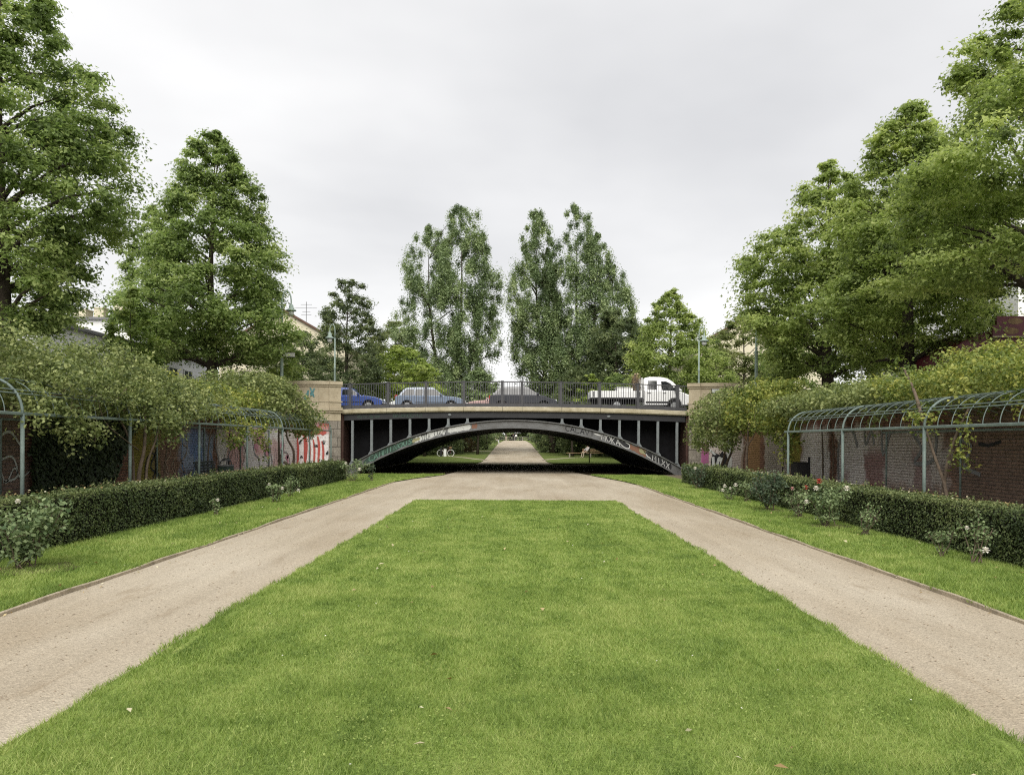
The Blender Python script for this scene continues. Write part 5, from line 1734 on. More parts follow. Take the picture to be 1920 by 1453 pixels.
# maroon fairground wagon on the right street
wg = thing('wagon', 'maroon wagon with an arched roof and two painted sign boards at the right edge', 'wagon', (16.2, 27, Z0))
mb = MB()
pr = [(14.1, 4.1)]
for i in range(9):
    t = i / 8
    pr.append((14.1 + 1.5 * t, 4.66 + .74 * math.sin(t * PI / 2)))
pr += [(20.4, 5.40), (20.4, 4.1)]
mb.prism(pr, 26.2, 28.6); mb.build('roof', MAT['maroon'], wg)
mb = MB(); mb.box((17.5, 27.4, 3.92), (5.7, 2.1, .5)); mb.build('body', MAT['redstone'], wg)
for z, x0, x1, hh, yy in ((5.42, 15.55, 20.4, .34, 26.1), (5.77, 15.8, 20.4, .32, 26.3)):
    mb = MB(); mb.box(((x0 + x1) / 2, yy, z), (x1 - x0, .09, hh)); sb = mb.build('sign_board', MAT['maroon'], wg)
    mb = MB(); mb.box(((x0 + x1) / 2, yy - .01, z - hh / 2 - .02), (x1 - x0, .13, .04)); mb.build('trim', MAT['ochre_trim'] if 'ochre_trim' in MAT else MAT['kerbstone'], sb, off=tuple(wg.location))
    for k in range(5):
        mb = MB()
        cx = x0 + .6 + k * .9
        mb.add([(cx + .26 * math.cos(a / 10 * 2 * PI), yy - .05, z + .11 * math.sin(a / 10 * 2 * PI)) for a in range(10)], [tuple(range(10))])
        mb.build('painted_oval', MAT['wood'], sb, off=tuple(wg.location))
for x in (15.2, 19.4):
    for y in (26.4, 28.4):
        mb = MB(); n = 14
        ring = [(x + .27 * math.cos(a / n * 2 * PI), Z0 + .27 + .27 * math.sin(a / n * 2 * PI)) for a in range(n)]
        mb.prism(ring, y - .07, y + .07); mb.build('wheel', MAT['tyre'], wg)

# ================================================================== lamps and signs
def crook_lamp(label, x, y, top, hand, z0=Z0, small=True):
    """post with a crook and a hanging lantern"""
    lp = thing('street_lamp', label, 'street lamp', (x, y, z0))
    H = top - z0
    r = .05 if small else .075
    mb = MB()
    mb.lathe((x, y, z0), [(r * 2.4, 0), (r * 2.4, .25), (r * 1.5, .35), (r * 1.3, .8), (r * 1.5, .84), (r * 1.1, .9), (r, H * .48), (r * 1.35, H * .49), (r * 1.35, H * .5), (r * .85, H * .51), (r * .7, H * .84)], 10)
    mb.build('post', MAT['lamp_green'], lp, smooth=True)
    mb = MB()
    rr = .26 if small else .42
    cx = x + hand * rr * .55
    pts = [(x, y, z0 + H * .82)]
    for i in range(13):
        a = PI - i / 12 * PI * 1.12
        pts.append((cx + hand * rr * .55 * math.cos(a) * 1.0, y, top - rr * 1.35 + rr * 1.35 * math.sin(a)))
    mb.tube(pts, [r * .62] * 2 + [r * .5] * (len(pts) - 2), 6)
    mb.build('crook', MAT['lamp_green'], lp, smooth=True)
    lx, lz = x + hand * rr * 1.1, top - rr * 1.35 - .35
    mb = MB()
    mb.lathe((lx, y, lz), [(.03, .34), (.04, .24), (.10, .2), (.12, .08), (.13, .02), (.25, -.05), (.26, -.09), (.10, -.08)], 12)
    mb.build('lamp_shade', MAT['lamp_green'], lp, smooth=True)
    mb = MB(); mb.lathe((lx, y, lz - .12), [(.11, .03), (.14, -.04), (.12, -.14), (.05, -.2)], 12); mb.build('globe', MAT['globe'], lp, smooth=True)
    return lp


MAT['lamp_green'] = M('lamp_post_paint', (.27, .34, .30), .5, .4, var=.2, vscale=5)
MAT['globe'] = M('milk_glass', (.6, .62, .6), .25, .5, var=.05)
crook_lamp('green lantern post on the left abutment, its lantern hanging to the left', -10.05, 44.6, 8.2, -1)
crook_lamp('green lantern post on the right abutment, its lantern hanging to the right', 10.25, 44.6, 8.15, 1)
crook_lamp('tall grey green crook lamp beside the pointed left lime tree, carrying the name board', -11.75, 40.3, 9.25, 1, small=False)
crook_lamp('thick lamp post whose head is buried in the lime tree right of the bridge', 12.15, 40.3, 9.2, -1, small=False)
sg = thing('street_sign', 'small white street name board on the tall crook lamp', 'sign', (-11.45, 40.2, 6.0))
mb = MB(); mb.box((-11.38, 40.2, 6.02), (.62, .02, .20)); mb.build('board', MAT['white'], sg)
mb = MB(); mb.box((-11.38, 40.2, 6.13), (.66, .03, .025)); mb.box((-11.38, 40.2, 5.91), (.66, .03, .025)); mb.box((-11.69, 40.2, 6.02), (.08, .04, .26)); mb.build('frame', MAT['steel'], sg)
sp = thing('sign_post', 'thin white post with a short cross bar on the right street', 'post', (13.0, 30, Z0))
mb = MB(); mb.tube([(13.0, 30, Z0), (13.0, 30, 4.85)], .035, 8); mb.build('pole', MAT['white'], sp)
mb = MB(); mb.tube([(12.87, 30, 4.12), (13.1, 30, 4.12)], .02, 6); mb.build('cross_bar', MAT['white'], sp)

# ================================================================== vehicles
def offset_poly(poly, d):
    """inset of a closed (x,z) outline by moving points towards the centroid-normal"""
    n = len(poly)
    out = []
    ar = sum(poly[i][0] * poly[(i + 1) % n][1] - poly[(i + 1) % n][0] * poly[i][1] for i in range(n))
    sgn = 1 if ar > 0 else -1
    for i in range(n):
        a = poly[i - 1]; b = poly[i]; c = poly[(i + 1) % n]
        d1 = Vector((b[0] - a[0], b[1] - a[1])).normalized(); d2 = Vector((c[0] - b[0], c[1] - b[1])).normalized()
        nn = Vector((-(d1.y + d2.y), d1.x + d2.x))
        if nn.length < 1e-6: nn = Vector((-d1.y, d1.x))
        nn = nn.normalized() * sgn
        out.append((b[0] + nn.x * d, b[1] + nn.y * d))
    return out


def body_from_profile(mb, poly, W, rnd_=.05):
    q = []
    for p in poly:
        if not q or math.hypot(p[0] - q[-1][0], p[1] - q[-1][1]) > .012: q.append(p)
    poly = q
    n = len(poly)
    ins = offset_poly(poly, rnd_)
    ins2 = offset_poly(poly, rnd_ * .3)
    rings = [(-W / 2, ins), (-W / 2 + rnd_ * .45, ins2), (-W / 2 + rnd_ * 1.6, poly), (W / 2 - rnd_ * 1.6, poly), (W / 2 - rnd_ * .45, ins2), (W / 2, ins)]
    vs = []
    for y, pl in rings:
        vs += [(x, y, z) for x, z in pl]
    fs = [tuple(range(n)), tuple((len(rings) - 1) * n + i for i in reversed(range(n)))]
    for r in range(len(rings) - 1):
        for i in range(n):
            j = (i + 1) % n
            fs.append((r * n + i, (r + 1) * n + i, (r + 1) * n + j, r * n + j))
    mb.add(vs, fs)


def arch(cx, r, z, n=8):
    return [(cx + r * math.cos(PI * i / n), z + r * math.sin(PI * i / n)) for i in range(n + 1)]


def wheel(parent, x, y, z, r, side, w=.2):
    mb = MB(); n = 20
    prof = [(r * .66, -w / 2), (r * .93, -w / 2), (r, -w * .36), (r, w * .36), (r * .93, w / 2), (r * .66, w / 2)]
    vs = []
    for i in range(n):
        a = i / n * 2 * PI
        vs += [(x + q * math.cos(a), y + d, z + q * math.sin(a)) for q, d in prof]
    k = len(prof)
    fs = [(i * k + j, ((i + 1) % n) * k + j, ((i + 1) % n) * k + (j + 1) % k, i * k + (j + 1) % k) for i in range(n) for j in range(k)]
    mb.add(vs, fs)
    wh_ = mb.build('wheel', MAT['tyre'], parent, off=(0, 0, 0), smooth=False)
    mb = MB()
    yo = y + side * w * .42
    ring = lambda q: [(x + q * math.cos(i / n * 2 * PI), z + q * math.sin(i / n * 2 * PI)) for i in range(n)]
    mb.prism(ring(r * .66), yo - .01, yo + .01)
    for s in range(5):
        a = s / 5 * 2 * PI
        mb.box((x + r * .36 * math.cos(a), yo + side * .014, z + r * .36 * math.sin(a)), (.05, .02, .05))
    mb.build('rim', MAT['rim'], wh_, off=(0, 0, 0))


def paint_mat(name, col):
    m, n, l, p, o = base_mat(name)
    p.inputs['Base Color'].default_value = (*col, 1)
    p.inputs['Roughness'].default_value = .28
    p.inputs['Specular IOR Level'].default_value = .5
    p.inputs['Coat Weight'].default_value = .5
    p.inputs['Coat Roughness'].default_value = .08
    return m


MAT['light_c'] = M('headlamp_lens', (.75, .77, .78), .1, .7, var=.03)
MAT['light_r'] = M('tail_lamp_lens', (.45, .03, .02), .2, .6, var=.1)


def car(label, loc, rz, pm, L, H, kind='hatch', W=1.74):
    """nose towards +x"""
    c = thing('car', label, 'car', loc, rz, 'vehicles queueing on the bridge')
    h = L / 2; r = .31; ra = .365
    xf, xr = h - .84, -h + .74
    zs = .30
    lower = [(-h + .06, zs)] + [(x, z) for x, z in reversed(arch(xr, ra, .33))][0:0]
    belt_r, belt_f = (.96, .90) if kind != 'mpv' else (1.02, .98)
    hood_x = h - 1.22 if kind != 'mpv' else h - .95
    upper = [(h - .12, zs - .02), (h - .03, .38), (h, .52), (h - .05, .66), (h - .22, .77), (h - .6, .87), (hood_x, belt_f + .02), (0, belt_f + .035), (-h + .55, belt_r), (-h + .08, belt_r - .05), (-h, .78), (-h - .01, .5), (-h + .06, zs + .02)]
    lower = [(-h + .10, zs)] + [(xr - ra * math.cos(PI * i / 8), .285 + ra * math.sin(PI * i / 8)) for i in range(9)] + \
            [(xf - ra * math.cos(PI * i / 8), .285 + ra * math.sin(PI * i / 8)) for i in range(9)] + smooth_pts(upper, 3)
    mb = MB(); body_from_profile(mb, lower, W, .045)
    body = mb.build('body', pm, c, off=(0, 0, 0), smooth=False)
    # greenhouse
    zb = belt_f - .01
    a_base, a_top = hood_x - .02, hood_x - (.82 if kind != 'mpv' else .95)
    c_top, c_base = (-h + .62, -h + .20) if kind != 'estate' else (-h + .42, -h + .12)
    top = [(c_base, zb + .02), (c_top - .18, H - .22), (c_top, H - .07), (c_top + .35, H - .012), (0, H), (a_top + .12, H - .035), (a_top - .02 + .3, H - .17), (a_base, zb)]
    hw = lambda z: W / 2 - .06 - .21 * max(0, (z - zb)) / (H - zb)
    top0 = top
    top = smooth_pts(top, 3)
    n = len(top)
    mb = MB()
    vs = [(x, -hw(z), z) for x, z in top] + [(x, hw(z), z) for x, z in top]
    fs = [tuple(range(n)), tuple(reversed(range(n, 2 * n)))] + [(i, n + i, n + (i + 1) % n, (i + 1) % n) for i in range(n)]
    mb.add(vs, fs)
    mb.build('cabin', pm, c, off=(0, 0, 0))
    # side windows
    zt, zl = H - .13, zb + .06
    def xfront(z): return a_base - .06 + (a_top + .3 - a_base) * (z - zb) / (H - .17 - zb)
    def xrear(z): return c_base + .10 + (c_top - .1 - c_base) * (z - zb) / (H - .2 - zb)
    mid = .5 * (a_base + c_base) - .05
    for s in (-1, 1):
        for (x0, x1, nm) in ((xrear, lambda z: -h + 1.12 + .08 * (z - zb), 'quarter_window'), (lambda z: -h + 1.19 + .08 * (z - zb), lambda z: mid + .12, 'rear_window'), (lambda z: mid + .19, lambda z: min(xfront(z), a_base - .14), 'front_window')):
            zz = [zl, (zl + zt) / 2, zt]
            pts = [(x0(z), z) for z in zz] + [(x1(z), z) for z in reversed(zz)]
            if min(x1(z) - x0(z) for z in zz) < .04: continue
            mb = MB()
            out = [(x, s * (hw(z) + .006), z) for x, z in pts]
            mb.add(out, [tuple(range(len(out))) if s < 0 else tuple(reversed(range(len(out))))])
            mb.build(nm, MAT['glass'], c, off=(0, 0, 0))
    for nm, (p, q) in (('windscreen', (top0[-1], top0[-2])), ('back_window', (top0[0], top0[1]))):
        d = .008
        e = .1
        A = (p[0] + (q[0] - p[0]) * e, p[1] + (q[1] - p[1]) * e); B = (p[0] + (q[0] - p[0]) * (1 - e * .3), p[1] + (q[1] - p[1]) * (1 - e * .3))
        sg_ = 1 if nm == 'windscreen' else -1
        mb = MB(); w0, w1 = hw(A[1]) - .08, hw(B[1]) - .08
        mb.add([(A[0] + sg_ * d, -w0, A[1] + d), (A[0] + sg_ * d, w0, A[1] + d), (B[0] + sg_ * d, w1, B[1] + d), (B[0] + sg_ * d, -w1, B[1] + d)], [(0, 1, 2, 3) if sg_ > 0 else (3, 2, 1, 0)])
        mb.build(nm, MAT['glass'], c, off=(0, 0, 0))
    for s in (-1, 1):
        mb = MB(); mb.box((h - .16, s * (W / 2 - .22), .68), (.24, .30, .13), bev=.04); mb.build('headlight', MAT['light_c'], c, off=(0, 0, 0))
        mb = MB(); mb.box((-h + .06, s * (W / 2 - .13), .84), (.16, .20, .26), bev=.03); mb.build('tail_light', MAT['light_r'], c, off=(0, 0, 0))
        mb = MB(); mb.box((a_base - .22, s * (W / 2 + .09), zb + .12), (.12, .2, .13), bev=.03); mb.build('mirror', pm, c, off=(0, 0, 0))
        for x in (mid + .22, mid - .82):
            mb = MB(); mb.box((x, s * (W / 2 + .005), .80), (.18, .03, .03), bev=.008); mb.build('door_handle', pm, c, off=(0, 0, 0))
        mb = MB(); mb.box((0, s * (W / 2 + .004), .52), (L * .42, .02, .045), bev=.006); mb.build('side_strip', MAT['black'], c, off=(0, 0, 0))
        for x in (xf, xr):
            wheel(c, x, s * (W / 2 - .12), r, r, s)
    mb = MB(); mb.box((h - .03, 0, .42), (.08, W * .8, .13), bev=.02); mb.build('bumper', MAT['black'], c, off=(0, 0, 0))
    mb = MB(); mb.box((-h + .02, 0, .5), (.02, .5, .11)); mb.build('number_plate', MAT['white'], c, off=(0, 0, 0))
    return c


RZ = 3.55
mb = MB(); mb.box((0, 52, 3.5), (17.9, 12.4, .09)); tag(mb.build('road', MAT['asphalt']), kind='structure')
for s in (-1, 1):
    a, bb = sorted((s * 8.96, s * 120))
    mb = MB(); mb.add([(a, 45.8, 3.545), (bb, 45.8, 3.545), (bb, 58.2, 3.545), (a, 58.2, 3.545)], [(0, 1, 2, 3)]); tag(mb.build('road', MAT['asphalt']), kind='structure')
car('blue hatchback at the left end of the queue, partly hidden by the abutment', (-10.15, 49.5, RZ), 0, paint_mat('blue_paint', (.045, .085, .30)), 4.15, 1.42)
car('silver blue hatchback behind the railing, left of the middle', (-5.17, 49.5, RZ), 0, paint_mat('grey_paint', (.16, .205, .285)), 4.25, 1.46)
car('dark grey tall hatchback in the middle of the bridge', (.52, 49.5, RZ), 0, paint_mat('dark_paint', (.022, .024, .032)), 4.15, 1.52, 'mpv')
car('white car facing left, mostly hidden behind the silver blue hatchback', (-6.4, 54.2, RZ), PI, paint_mat('white_car_paint', (.70, .71, .70)), 4.2, 1.4)
car('pale reddish car facing left, only its bonnet showing between the hatchbacks', (-1.15, 54.2, RZ), PI, paint_mat('pale_red_paint', (.46, .30, .28)), 4.3, 1.36)

# crew cab flatbed truck
tk = thing('pickup_truck', 'white crew cab flatbed truck with a load behind its cab, right end of the bridge', 'truck', (7.45, 48.0, RZ), 0, 'vehicles queueing on the bridge')
PW = MAT['white_truck'] = paint_mat('truck_white', (.78, .78, .77))
T0 = (0, 0, 0)
W = 1.9
xr, xf, r = -1.45, 1.95, .33
lowp = [(.15, .34), (xf - .42, .34)] + [(xf - .42 * math.cos(PI * i / 8), .34 + .42 * math.sin(PI * i / 8)) for i in range(9)] + [(2.85, .36), (2.95, .5), (2.96, .75), (2.88, .95), (2.35, 1.16), (1.95, 1.22), (.15, 1.22)]
mb = MB(); body_from_profile(mb, lowp, W, .07); mb.build('body', PW, tk, off=T0)
H = 2.03
cab = [(.15, 1.21), (.15, 1.85), (.22, 1.97), (.5, H), (1.15, H - .01), (1.55, H - .09), (1.82, H - .26), (2.42, 1.22)]
hw = lambda z: W / 2 - .05 - .15 * max(0, z - 1.2) / (H - 1.2)
n = len(cab)
mb = MB(); mb.add([(x, -hw(z), z) for x, z in cab] + [(x, hw(z), z) for x, z in cab], [tuple(range(n)), tuple(reversed(range(n, 2 * n)))] + [(i, n + i, n + (i + 1) % n, (i + 1) % n) for i in range(n)])
mb.build('cabin', PW, tk, off=T0)
for s in (-1, 1):
    for nm, pts in (('rear_window', [(.38, 1.26), (.38, 1.80), (.92, 1.80), (.92, 1.26)]), ('front_window', [(1.22, 1.24), (1.16, 1.76), (1.46, 1.76), (1.72, 1.64), (2.06, 1.20)])):
        mb = MB(); out = [(x, s * (hw(z) + .006), z) for x, z in pts]
        mb.add(out, [tuple(range(len(out))) if s > 0 else tuple(reversed(range(len(out))))]); mb.build(nm, MAT['glass'], tk, off=T0)
    mb = MB(); mb.box((2.75, s * .72, .82), (.3, .32, .2), bev=.05); mb.build('headlight', MAT['light_c'], tk, off=T0)
    mb = MB(); mb.box((1.98, s * 1.08, 1.32), (.14, .24, .26), bev=.04); mb.build('mirror', MAT['black'], tk, off=T0)
    for x in (.45, 1.35):
        mb = MB(); mb.box((x, s * .955, 1.06), (.2, .03, .04), bev=.008); mb.build('door_handle', MAT['black'], tk, off=T0)
    mb = MB(); mb.box((1.0, s * .945, .52), (1.5, .03, .12), bev=.01); mb.build('side_strip', MAT['black'], tk, off=T0)
    for x in (xf, xr):
        wheel(tk, x, s * .8, r, r, s, .24)
    # drop side with pressed ribs
    mb = MB(); mb.box((-1.45, s * .98, .98), (3.0, .03, .40), bev=.008)
    for q in range(3):
        mb.box((-1.45, s * .995, .86 + q * .12), (2.9, .02, .03), bev=.006)
    sd_ = mb.build('side_board', PW, tk, off=T0)
    for x in (-.1, -2.82):
        mb = MB(); mb.box((x, s * 1.01, .98), (.06, .03, .3)); mb.build('latch', MAT['black'], sd_, off=T0)
mb = MB(); mb.box((-1.45, 0, .74), (3.05, 1.95, .08)); mb.build('load_bed', MAT['black'], tk, off=T0)
mb = MB(); mb.box((-2.96, 0, .98), (.03, 1.96, .4)); mb.build('tail_board', PW, tk, off=T0)
mb = MB(); mb.box((-1.5, 0, .55), (2.7, .8, .2)); mb.box((-1.45, 0, .62), (3.3, .3, .1)); mb.build('chassis', MAT['black'], tk, off=T0)
mb = MB(); mb.box((.04, 0, 1.45), (.05, 1.7, .05)); mb.box((.04, 0, 1.95), (.05, 1.7, .05))
for y in (-.82, -.4, 0, .4, .82): mb.box((.04, y, 1.45), (.045, .045, 1.05))
mb.build('headboard', PW, tk, off=T0)
mb = MB(); mb.box((2.9, 0, .45), (.16, 1.8, .22), bev=.04); mb.build('bumper', MAT['black'], tk, off=T0)
bx_ = thing('crate', 'pale box on the truck bed behind the cab', 'crate', (6.55, 48.0, RZ + .79))
mb = MB(); mb.box((0, 0, .29), (.95, 1.1, .58), bev=.02); mb.build('box', MAT['plaster_w'], bx_, off=T0)
mb = MB(); mb.box((-.1, 0, .61), (.8, 1.15, .05), bev=.01); mb.build('lid', MAT['plaster_w'], bx_, off=T0)
bd = thing('bundle', 'upright bundle of branches and canes strapped behind the truck cab', 'bundle', (7.25, 47.9, RZ + .79))
mb = MB(); rr = random.Random(4)
for q in range(34):
    a, c_ = rr.uniform(-.14, .14), rr.uniform(-.5, .5)
    mb.tube([(a, c_, 0), (a + rr.uniform(-.08, .08), c_ + rr.uniform(-.1, .1), rr.uniform(1.0, 1.55))], .018, 4)
mb.build('canes', MAT['vine_bark'], bd, off=T0)
rng = np.random.default_rng(8)
Pq = np.stack([rng.normal(size=260) * .13, rng.uniform(-.5, .5, 260), .5 + rng.random(260) * 1.0], 1)
link('leaves', fast_mesh('leaves', leaf_quads(rng, Pq, rng.normal(size=Pq.shape), .09, .04), 4, MAT['litter'], rng.random(260) * .8), bd)

# ================================================================== furniture
def slat_bench(label, loc, rz, mat, name='park_bench', Wd=1.75):
    b_ = thing(name, label, 'bench', loc, rz)
    for s in (-1, 1):
        mb = MB()
        x = s * (Wd / 2 - .16)
        mb.tube([(x, -.27, 0), (x, -.25, .42), (x, .16, .43)], .025, 6); mb.tube([(x, .30, 0), (x, .16, .43), (x, .27, .95)], .025, 6)
        mb.tube([(x, -.26, .43), (x, -.24, .66), (x, .22, .66)], .018, 6)
        mb.build('leg', MAT['steel'], b_, off=T0)
    sm = MB(); sm.box((0, 0, 0), (Wd, .07, .032), bev=.008); sme = sm.mesh('seat_slat', mat)
    for k in range(5): link('seat_slat', sme, b_, (0, -.24 + k * .095, .455))
    sm = MB(); sm.box((0, 0, 0), (Wd, .03, .075), bev=.008); bme_ = sm.mesh('back_slat', mat)
    for k in range(5): link('back_slat', bme_, b_, (0, .165 + k * .026, .53 + k * .102))
    return b_


slat_bench('dark slatted bench against the left brick wall, between two pergola posts', (-10.45, 27.6, .03), R(90), M('bench_paint', (.035, .045, .045), .6, .3, var=.2))


def litter_bin(label, loc, mat):
    b_ = thing('litter_bin', label, 'bin', loc)
    mb = MB(); mb.lathe(T0, [(.20, .12), (.23, .2), (.245, .5), (.25, .84), (.25, .88), (.23, .885), (.21, .6)], 18); mb.build('drum', mat, b_, off=T0, smooth=False)
    mb = MB(); mb.lathe(T0, [(.262, .86), (.268, .88), (.262, .905), (.245, .905)], 18); mb.build('rim', MAT['steel_g'], b_, off=T0)
    mb = MB(); mb.tube([(.0, .27, 0), (.0, .27, 1.12)], .03, 8); mb.box((0, .24, .5), (.1, .06, .5)); mb.build('post', MAT['steel'], b_, off=T0)
    mb = MB()
    mb.tube([(-.2, 0, .88), (-.16, 0, 1.02), (0, .05, 1.10), (.16, 0, 1.02), (.2, 0, .88)], .018, 6); mb.lathe((0, .05, 1.06), [(.15, -.03), (.12, .03), (.02, .06)], 12)
    mb.build('hood', MAT['steel'], b_, off=T0)
    return b_


litter_bin('dark green drum bin with a hooded lid beside the left graffiti wall', (-9.35, 25.9, .03), M('bin_green', (.035, .055, .045), .6, .3, vscale=8, var=.4))
bb_ = thing('waste_box', 'black low box with one taller corner post behind the right hedge', 'box', (9.85, 27.6, .03))
mb = MB(); mb.box((0, 0, .55), (.42, .62, .95), bev=.02); mb.build('box', MAT['black'], bb_, off=T0)
mb = MB(); mb.box((.24, -.2, .62), (.06, .07, 1.22)); mb.build('post', MAT['steel'], bb_, off=T0)
mb = MB(); mb.box((0, 0, 1.035), (.46, .66, .03)); mb.build('lid', MAT['steel'], bb_, off=T0)

# timber bench beyond the bridge
tb = thing('timber_bench', 'long timber bench on the grass, right under the arch', 'bench', (7.6, 80.2, gz(80.2)))
for x in (-2.1, 0, 2.1):
    mb = MB(); mb.box((x, 0, .2), (.12, .5, .4), bev=.02); mb.build('leg', MAT['granite'], tb, off=T0)
mb0 = MB(); mb0.box((0, 0, 0), (4.9, .11, .06), bev=.01); me0 = mb0.mesh('plank', MAT['wood'])
for k in range(4): link('plank', me0, tb, (0, -.2 + .13 * k, .43))
mb0 = MB(); mb0.box((0, 0, 0), (3.2, .04, .13), bev=.01); me0 = mb0.mesh('back_board', MAT['wood'])
for k in range(2): link('back_board', me0, tb, (.8, .27, .62 + .17 * k))
mb = MB()
for x in (-.6, 2.2): mb.box((x, .3, .6), (.07, .05, .5))
mb.build('back_post', MAT['wood'], tb, off=T0)

# bicycle, bin post
bk = thing('bicycle', 'dark bicycle with pale tyres standing by the grey bollard, left under the arch', 'bicycle', (-6.95, 80.6, gz(80.6)), 0)
for x in (-.52, .52):
    mb = MB(); n = 24
    mb.tube([(x + .33 * math.cos(i / n * 2 * PI), 0, .34 + .33 * math.sin(i / n * 2 * PI)) for i in range(n + 1)], .026, 6, cap=False)
    w_ = mb.build('wheel', MAT['plaster_w'], bk, off=T0)
    mb = MB()
    for q in range(10):
        a = q / 10 * 2 * PI; mb.tube([(x, 0, .34), (x + .32 * math.cos(a), 0, .34 + .32 * math.sin(a))], .004, 3)
    mb.build('spokes', MAT['rim'], w_, off=T0)
mb = MB()
for a, c_ in (((-.52, .34), (-.1, .32)), ((-.1, .32), (-.22, .86)), ((-.52, .34), (-.2, .74)), ((-.1, .32), (.36, .72)), ((-.2, .76), (.34, .82)), ((.32, .95), (.52, .34))):
    mb.tube([(a[0], 0, a[1]), (c_[0], 0, c_[1])], .02, 6)
mb.build('frame', MAT['maroon'], bk, off=T0)
mb = MB(); mb.box((-.23, 0, .9), (.26, .13, .06), bev=.02); mb.build('saddle', MAT['black'], bk, off=T0)
mb = MB(); mb.tube([(.32, 0, .95), (.32, 0, 1.03)], .015, 6); mb.tube([(.2, -.28, 1.06), (.32, -.1, 1.04), (.32, .1, 1.04), (.2, .28, 1.06)], .014, 6); mb.build('handlebar', MAT['rim'], bk, off=T0)
mb = MB(); mb.lathe((-.1, 0, .32), [(.10, -.02), (.10, .02)], 12); mb.build('crank', MAT['rim'], bk, off=T0)
mb = MB(); mb.lathe((.5, 0, .78), [(.12, 0), (.17, .22), (.16, .22), (.11, .02)], 10); mb.build('basket', MAT['wood'], bk, off=T0)
bo = thing('bollard', 'pale grey square bollard in front of the bicycle', 'bollard', (-6.95, 80.0, gz(80)))
mb = MB(); mb.box((0, 0, .38), (.26, .22, .80), bev=.02); mb.build('post', MAT['plaster_w'], bo, off=T0)
mb = MB(); mb.box((0, 0, .80), (.3, .26, .06), bev=.015); mb.build('cap', MAT['steel_g'], bo, off=T0)
dn = thing('dark_post', 'narrow dark post beside the pale bollard', 'post', (-7.35, 80.0, gz(80)))
mb = MB(); mb.box((0, 0, .42), (.16, .16, .86), bev=.01); mb.build('post', MAT['black'], dn, off=T0)
mb = MB(); mb.box((0, 0, .87), (.19, .19, .05)); mb.build('cap', MAT['steel'], dn, off=T0)

# cross street at the end of the path: low fence
fc = thing('low_fence', 'low grey rail fence across the far end of the path', 'fence', (0, 206, gz(206)))
for x in range(-8, 9, 2):
    mb = MB(); mb.box((x, 0, .5), (.1, .1, 1.0)); mb.build('post', MAT['pave'], fc, off=T0)
for z in (.45, .9):
    mb = MB(); mb.box((0, 0, z), (16.2, .06, .09)); mb.build('rail', MAT['pave'], fc, off=T0)


# ================================================================== people
def person(label, loc, rz, J, cloth, hat=None, scale=1.0):
    """skinned body from joint positions; cloth: colours for the shirt, trousers, skin, hair"""
    root = thing('person', label, 'person', loc, rz)
    names = list(J['p'].keys())
    me = bpy.data.meshes.new('body')
    idx = {k: i for i, k in enumerate(names)}
    me.from_pydata([tuple(c * scale for c in J['p'][k][:3]) for k in names], [(idx[a], idx[b]) for a, b in J['e']], [])
    o = bpy.data.objects.new('tmp_body', me); COL.objects.link(o)
    sk = o.modifiers.new('s', 'SKIN')
    for i, k in enumerate(names):
        v = me.skin_vertices[0].data[i]
        r_ = J['p'][k][3] * scale
        v.radius = (r_ * J['p'][k][4] if len(J['p'][k]) > 4 else r_, r_)
        v.use_root = (k == 'pelvis')
    ss = o.modifiers.new('u', 'SUBSURF'); ss.levels = 1; ss.render_levels = 1
    dg = bpy.context.evaluated_depsgraph_get()
    nm = bpy.data.meshes.new_from_object(o.evaluated_get(dg))
    nm.name = 'body'
    bpy.data.objects.remove(o)
    nm.materials.clear()
    for k in ('shirt', 'trousers', 'skin'): nm.materials.append(cloth[k])
    P3 = {k: Vector(J['p'][k][:3]) * scale for k in names}
    grp = {'head': 2, 'neck': 2, 'hand': 2, 'foot': 1, 'knee': 1, 'hip': 1, 'pelvis': 1, 'ankle': 1}
    for f in nm.polygons:
        c = f.center
        k = min(names, key=lambda q: (P3[q] - c).length)
        f.material_index = grp.get(k.split('_')[0], 0)
        f.use_smooth = True
    link('body', nm, root)
    hd = P3['head']
    mb = MB()
    mb.lathe((hd.x, hd.y, hd.z), [(.02 * scale, .13 * scale), (.075 * scale, .10 * scale), (.10 * scale, .04 * scale), (.102 * scale, -.01 * scale)], 10)
    mb.build('hat' if hat else 'hair', hat or cloth['hair'], root, off=T0, smooth=True)
    return root


def stand_pose(step=.0, arm=.0):
    p = {'pelvis': (0, 0, .93, .125, 1.15), 'spine': (0, .01, 1.15, .12, 1.2), 'chest': (0, 0, 1.36, .135, 1.3), 'neck': (0, 0, 1.5, .055), 'head': (0, -.02, 1.63, .10)}
    e = [('pelvis', 'spine'), ('spine', 'chest'), ('chest', 'neck'), ('neck', 'head')]
    for s, n in ((-1, 'l'), (1, 'r')):
        d = s * step
        p['hip_' + n] = (s * .10, 0, .86, .095); p['knee_' + n] = (s * .11, -d * .5 - .01, .49, .062); p['ankle_' + n] = (s * .11, -d, .10, .045); p['foot_' + n] = (s * .12, -d - .14, .04, .038)
        p['shoulder_' + n] = (s * .19, 0, 1.40, .062); p['elbow_' + n] = (s * .24, d * .35 + .02, 1.13, .042); p['hand_' + n] = (s * .24, d * .8 - .06 - arm, .88 + arm, .036)
        e += [('pelvis', 'hip_' + n), ('hip_' + n, 'knee_' + n), ('knee_' + n, 'ankle_' + n), ('ankle_' + n, 'foot_' + n), ('chest', 'shoulder_' + n), ('shoulder_' + n, 'elbow_' + n), ('elbow_' + n, 'hand_' + n)]
    return {'p': p, 'e': e}


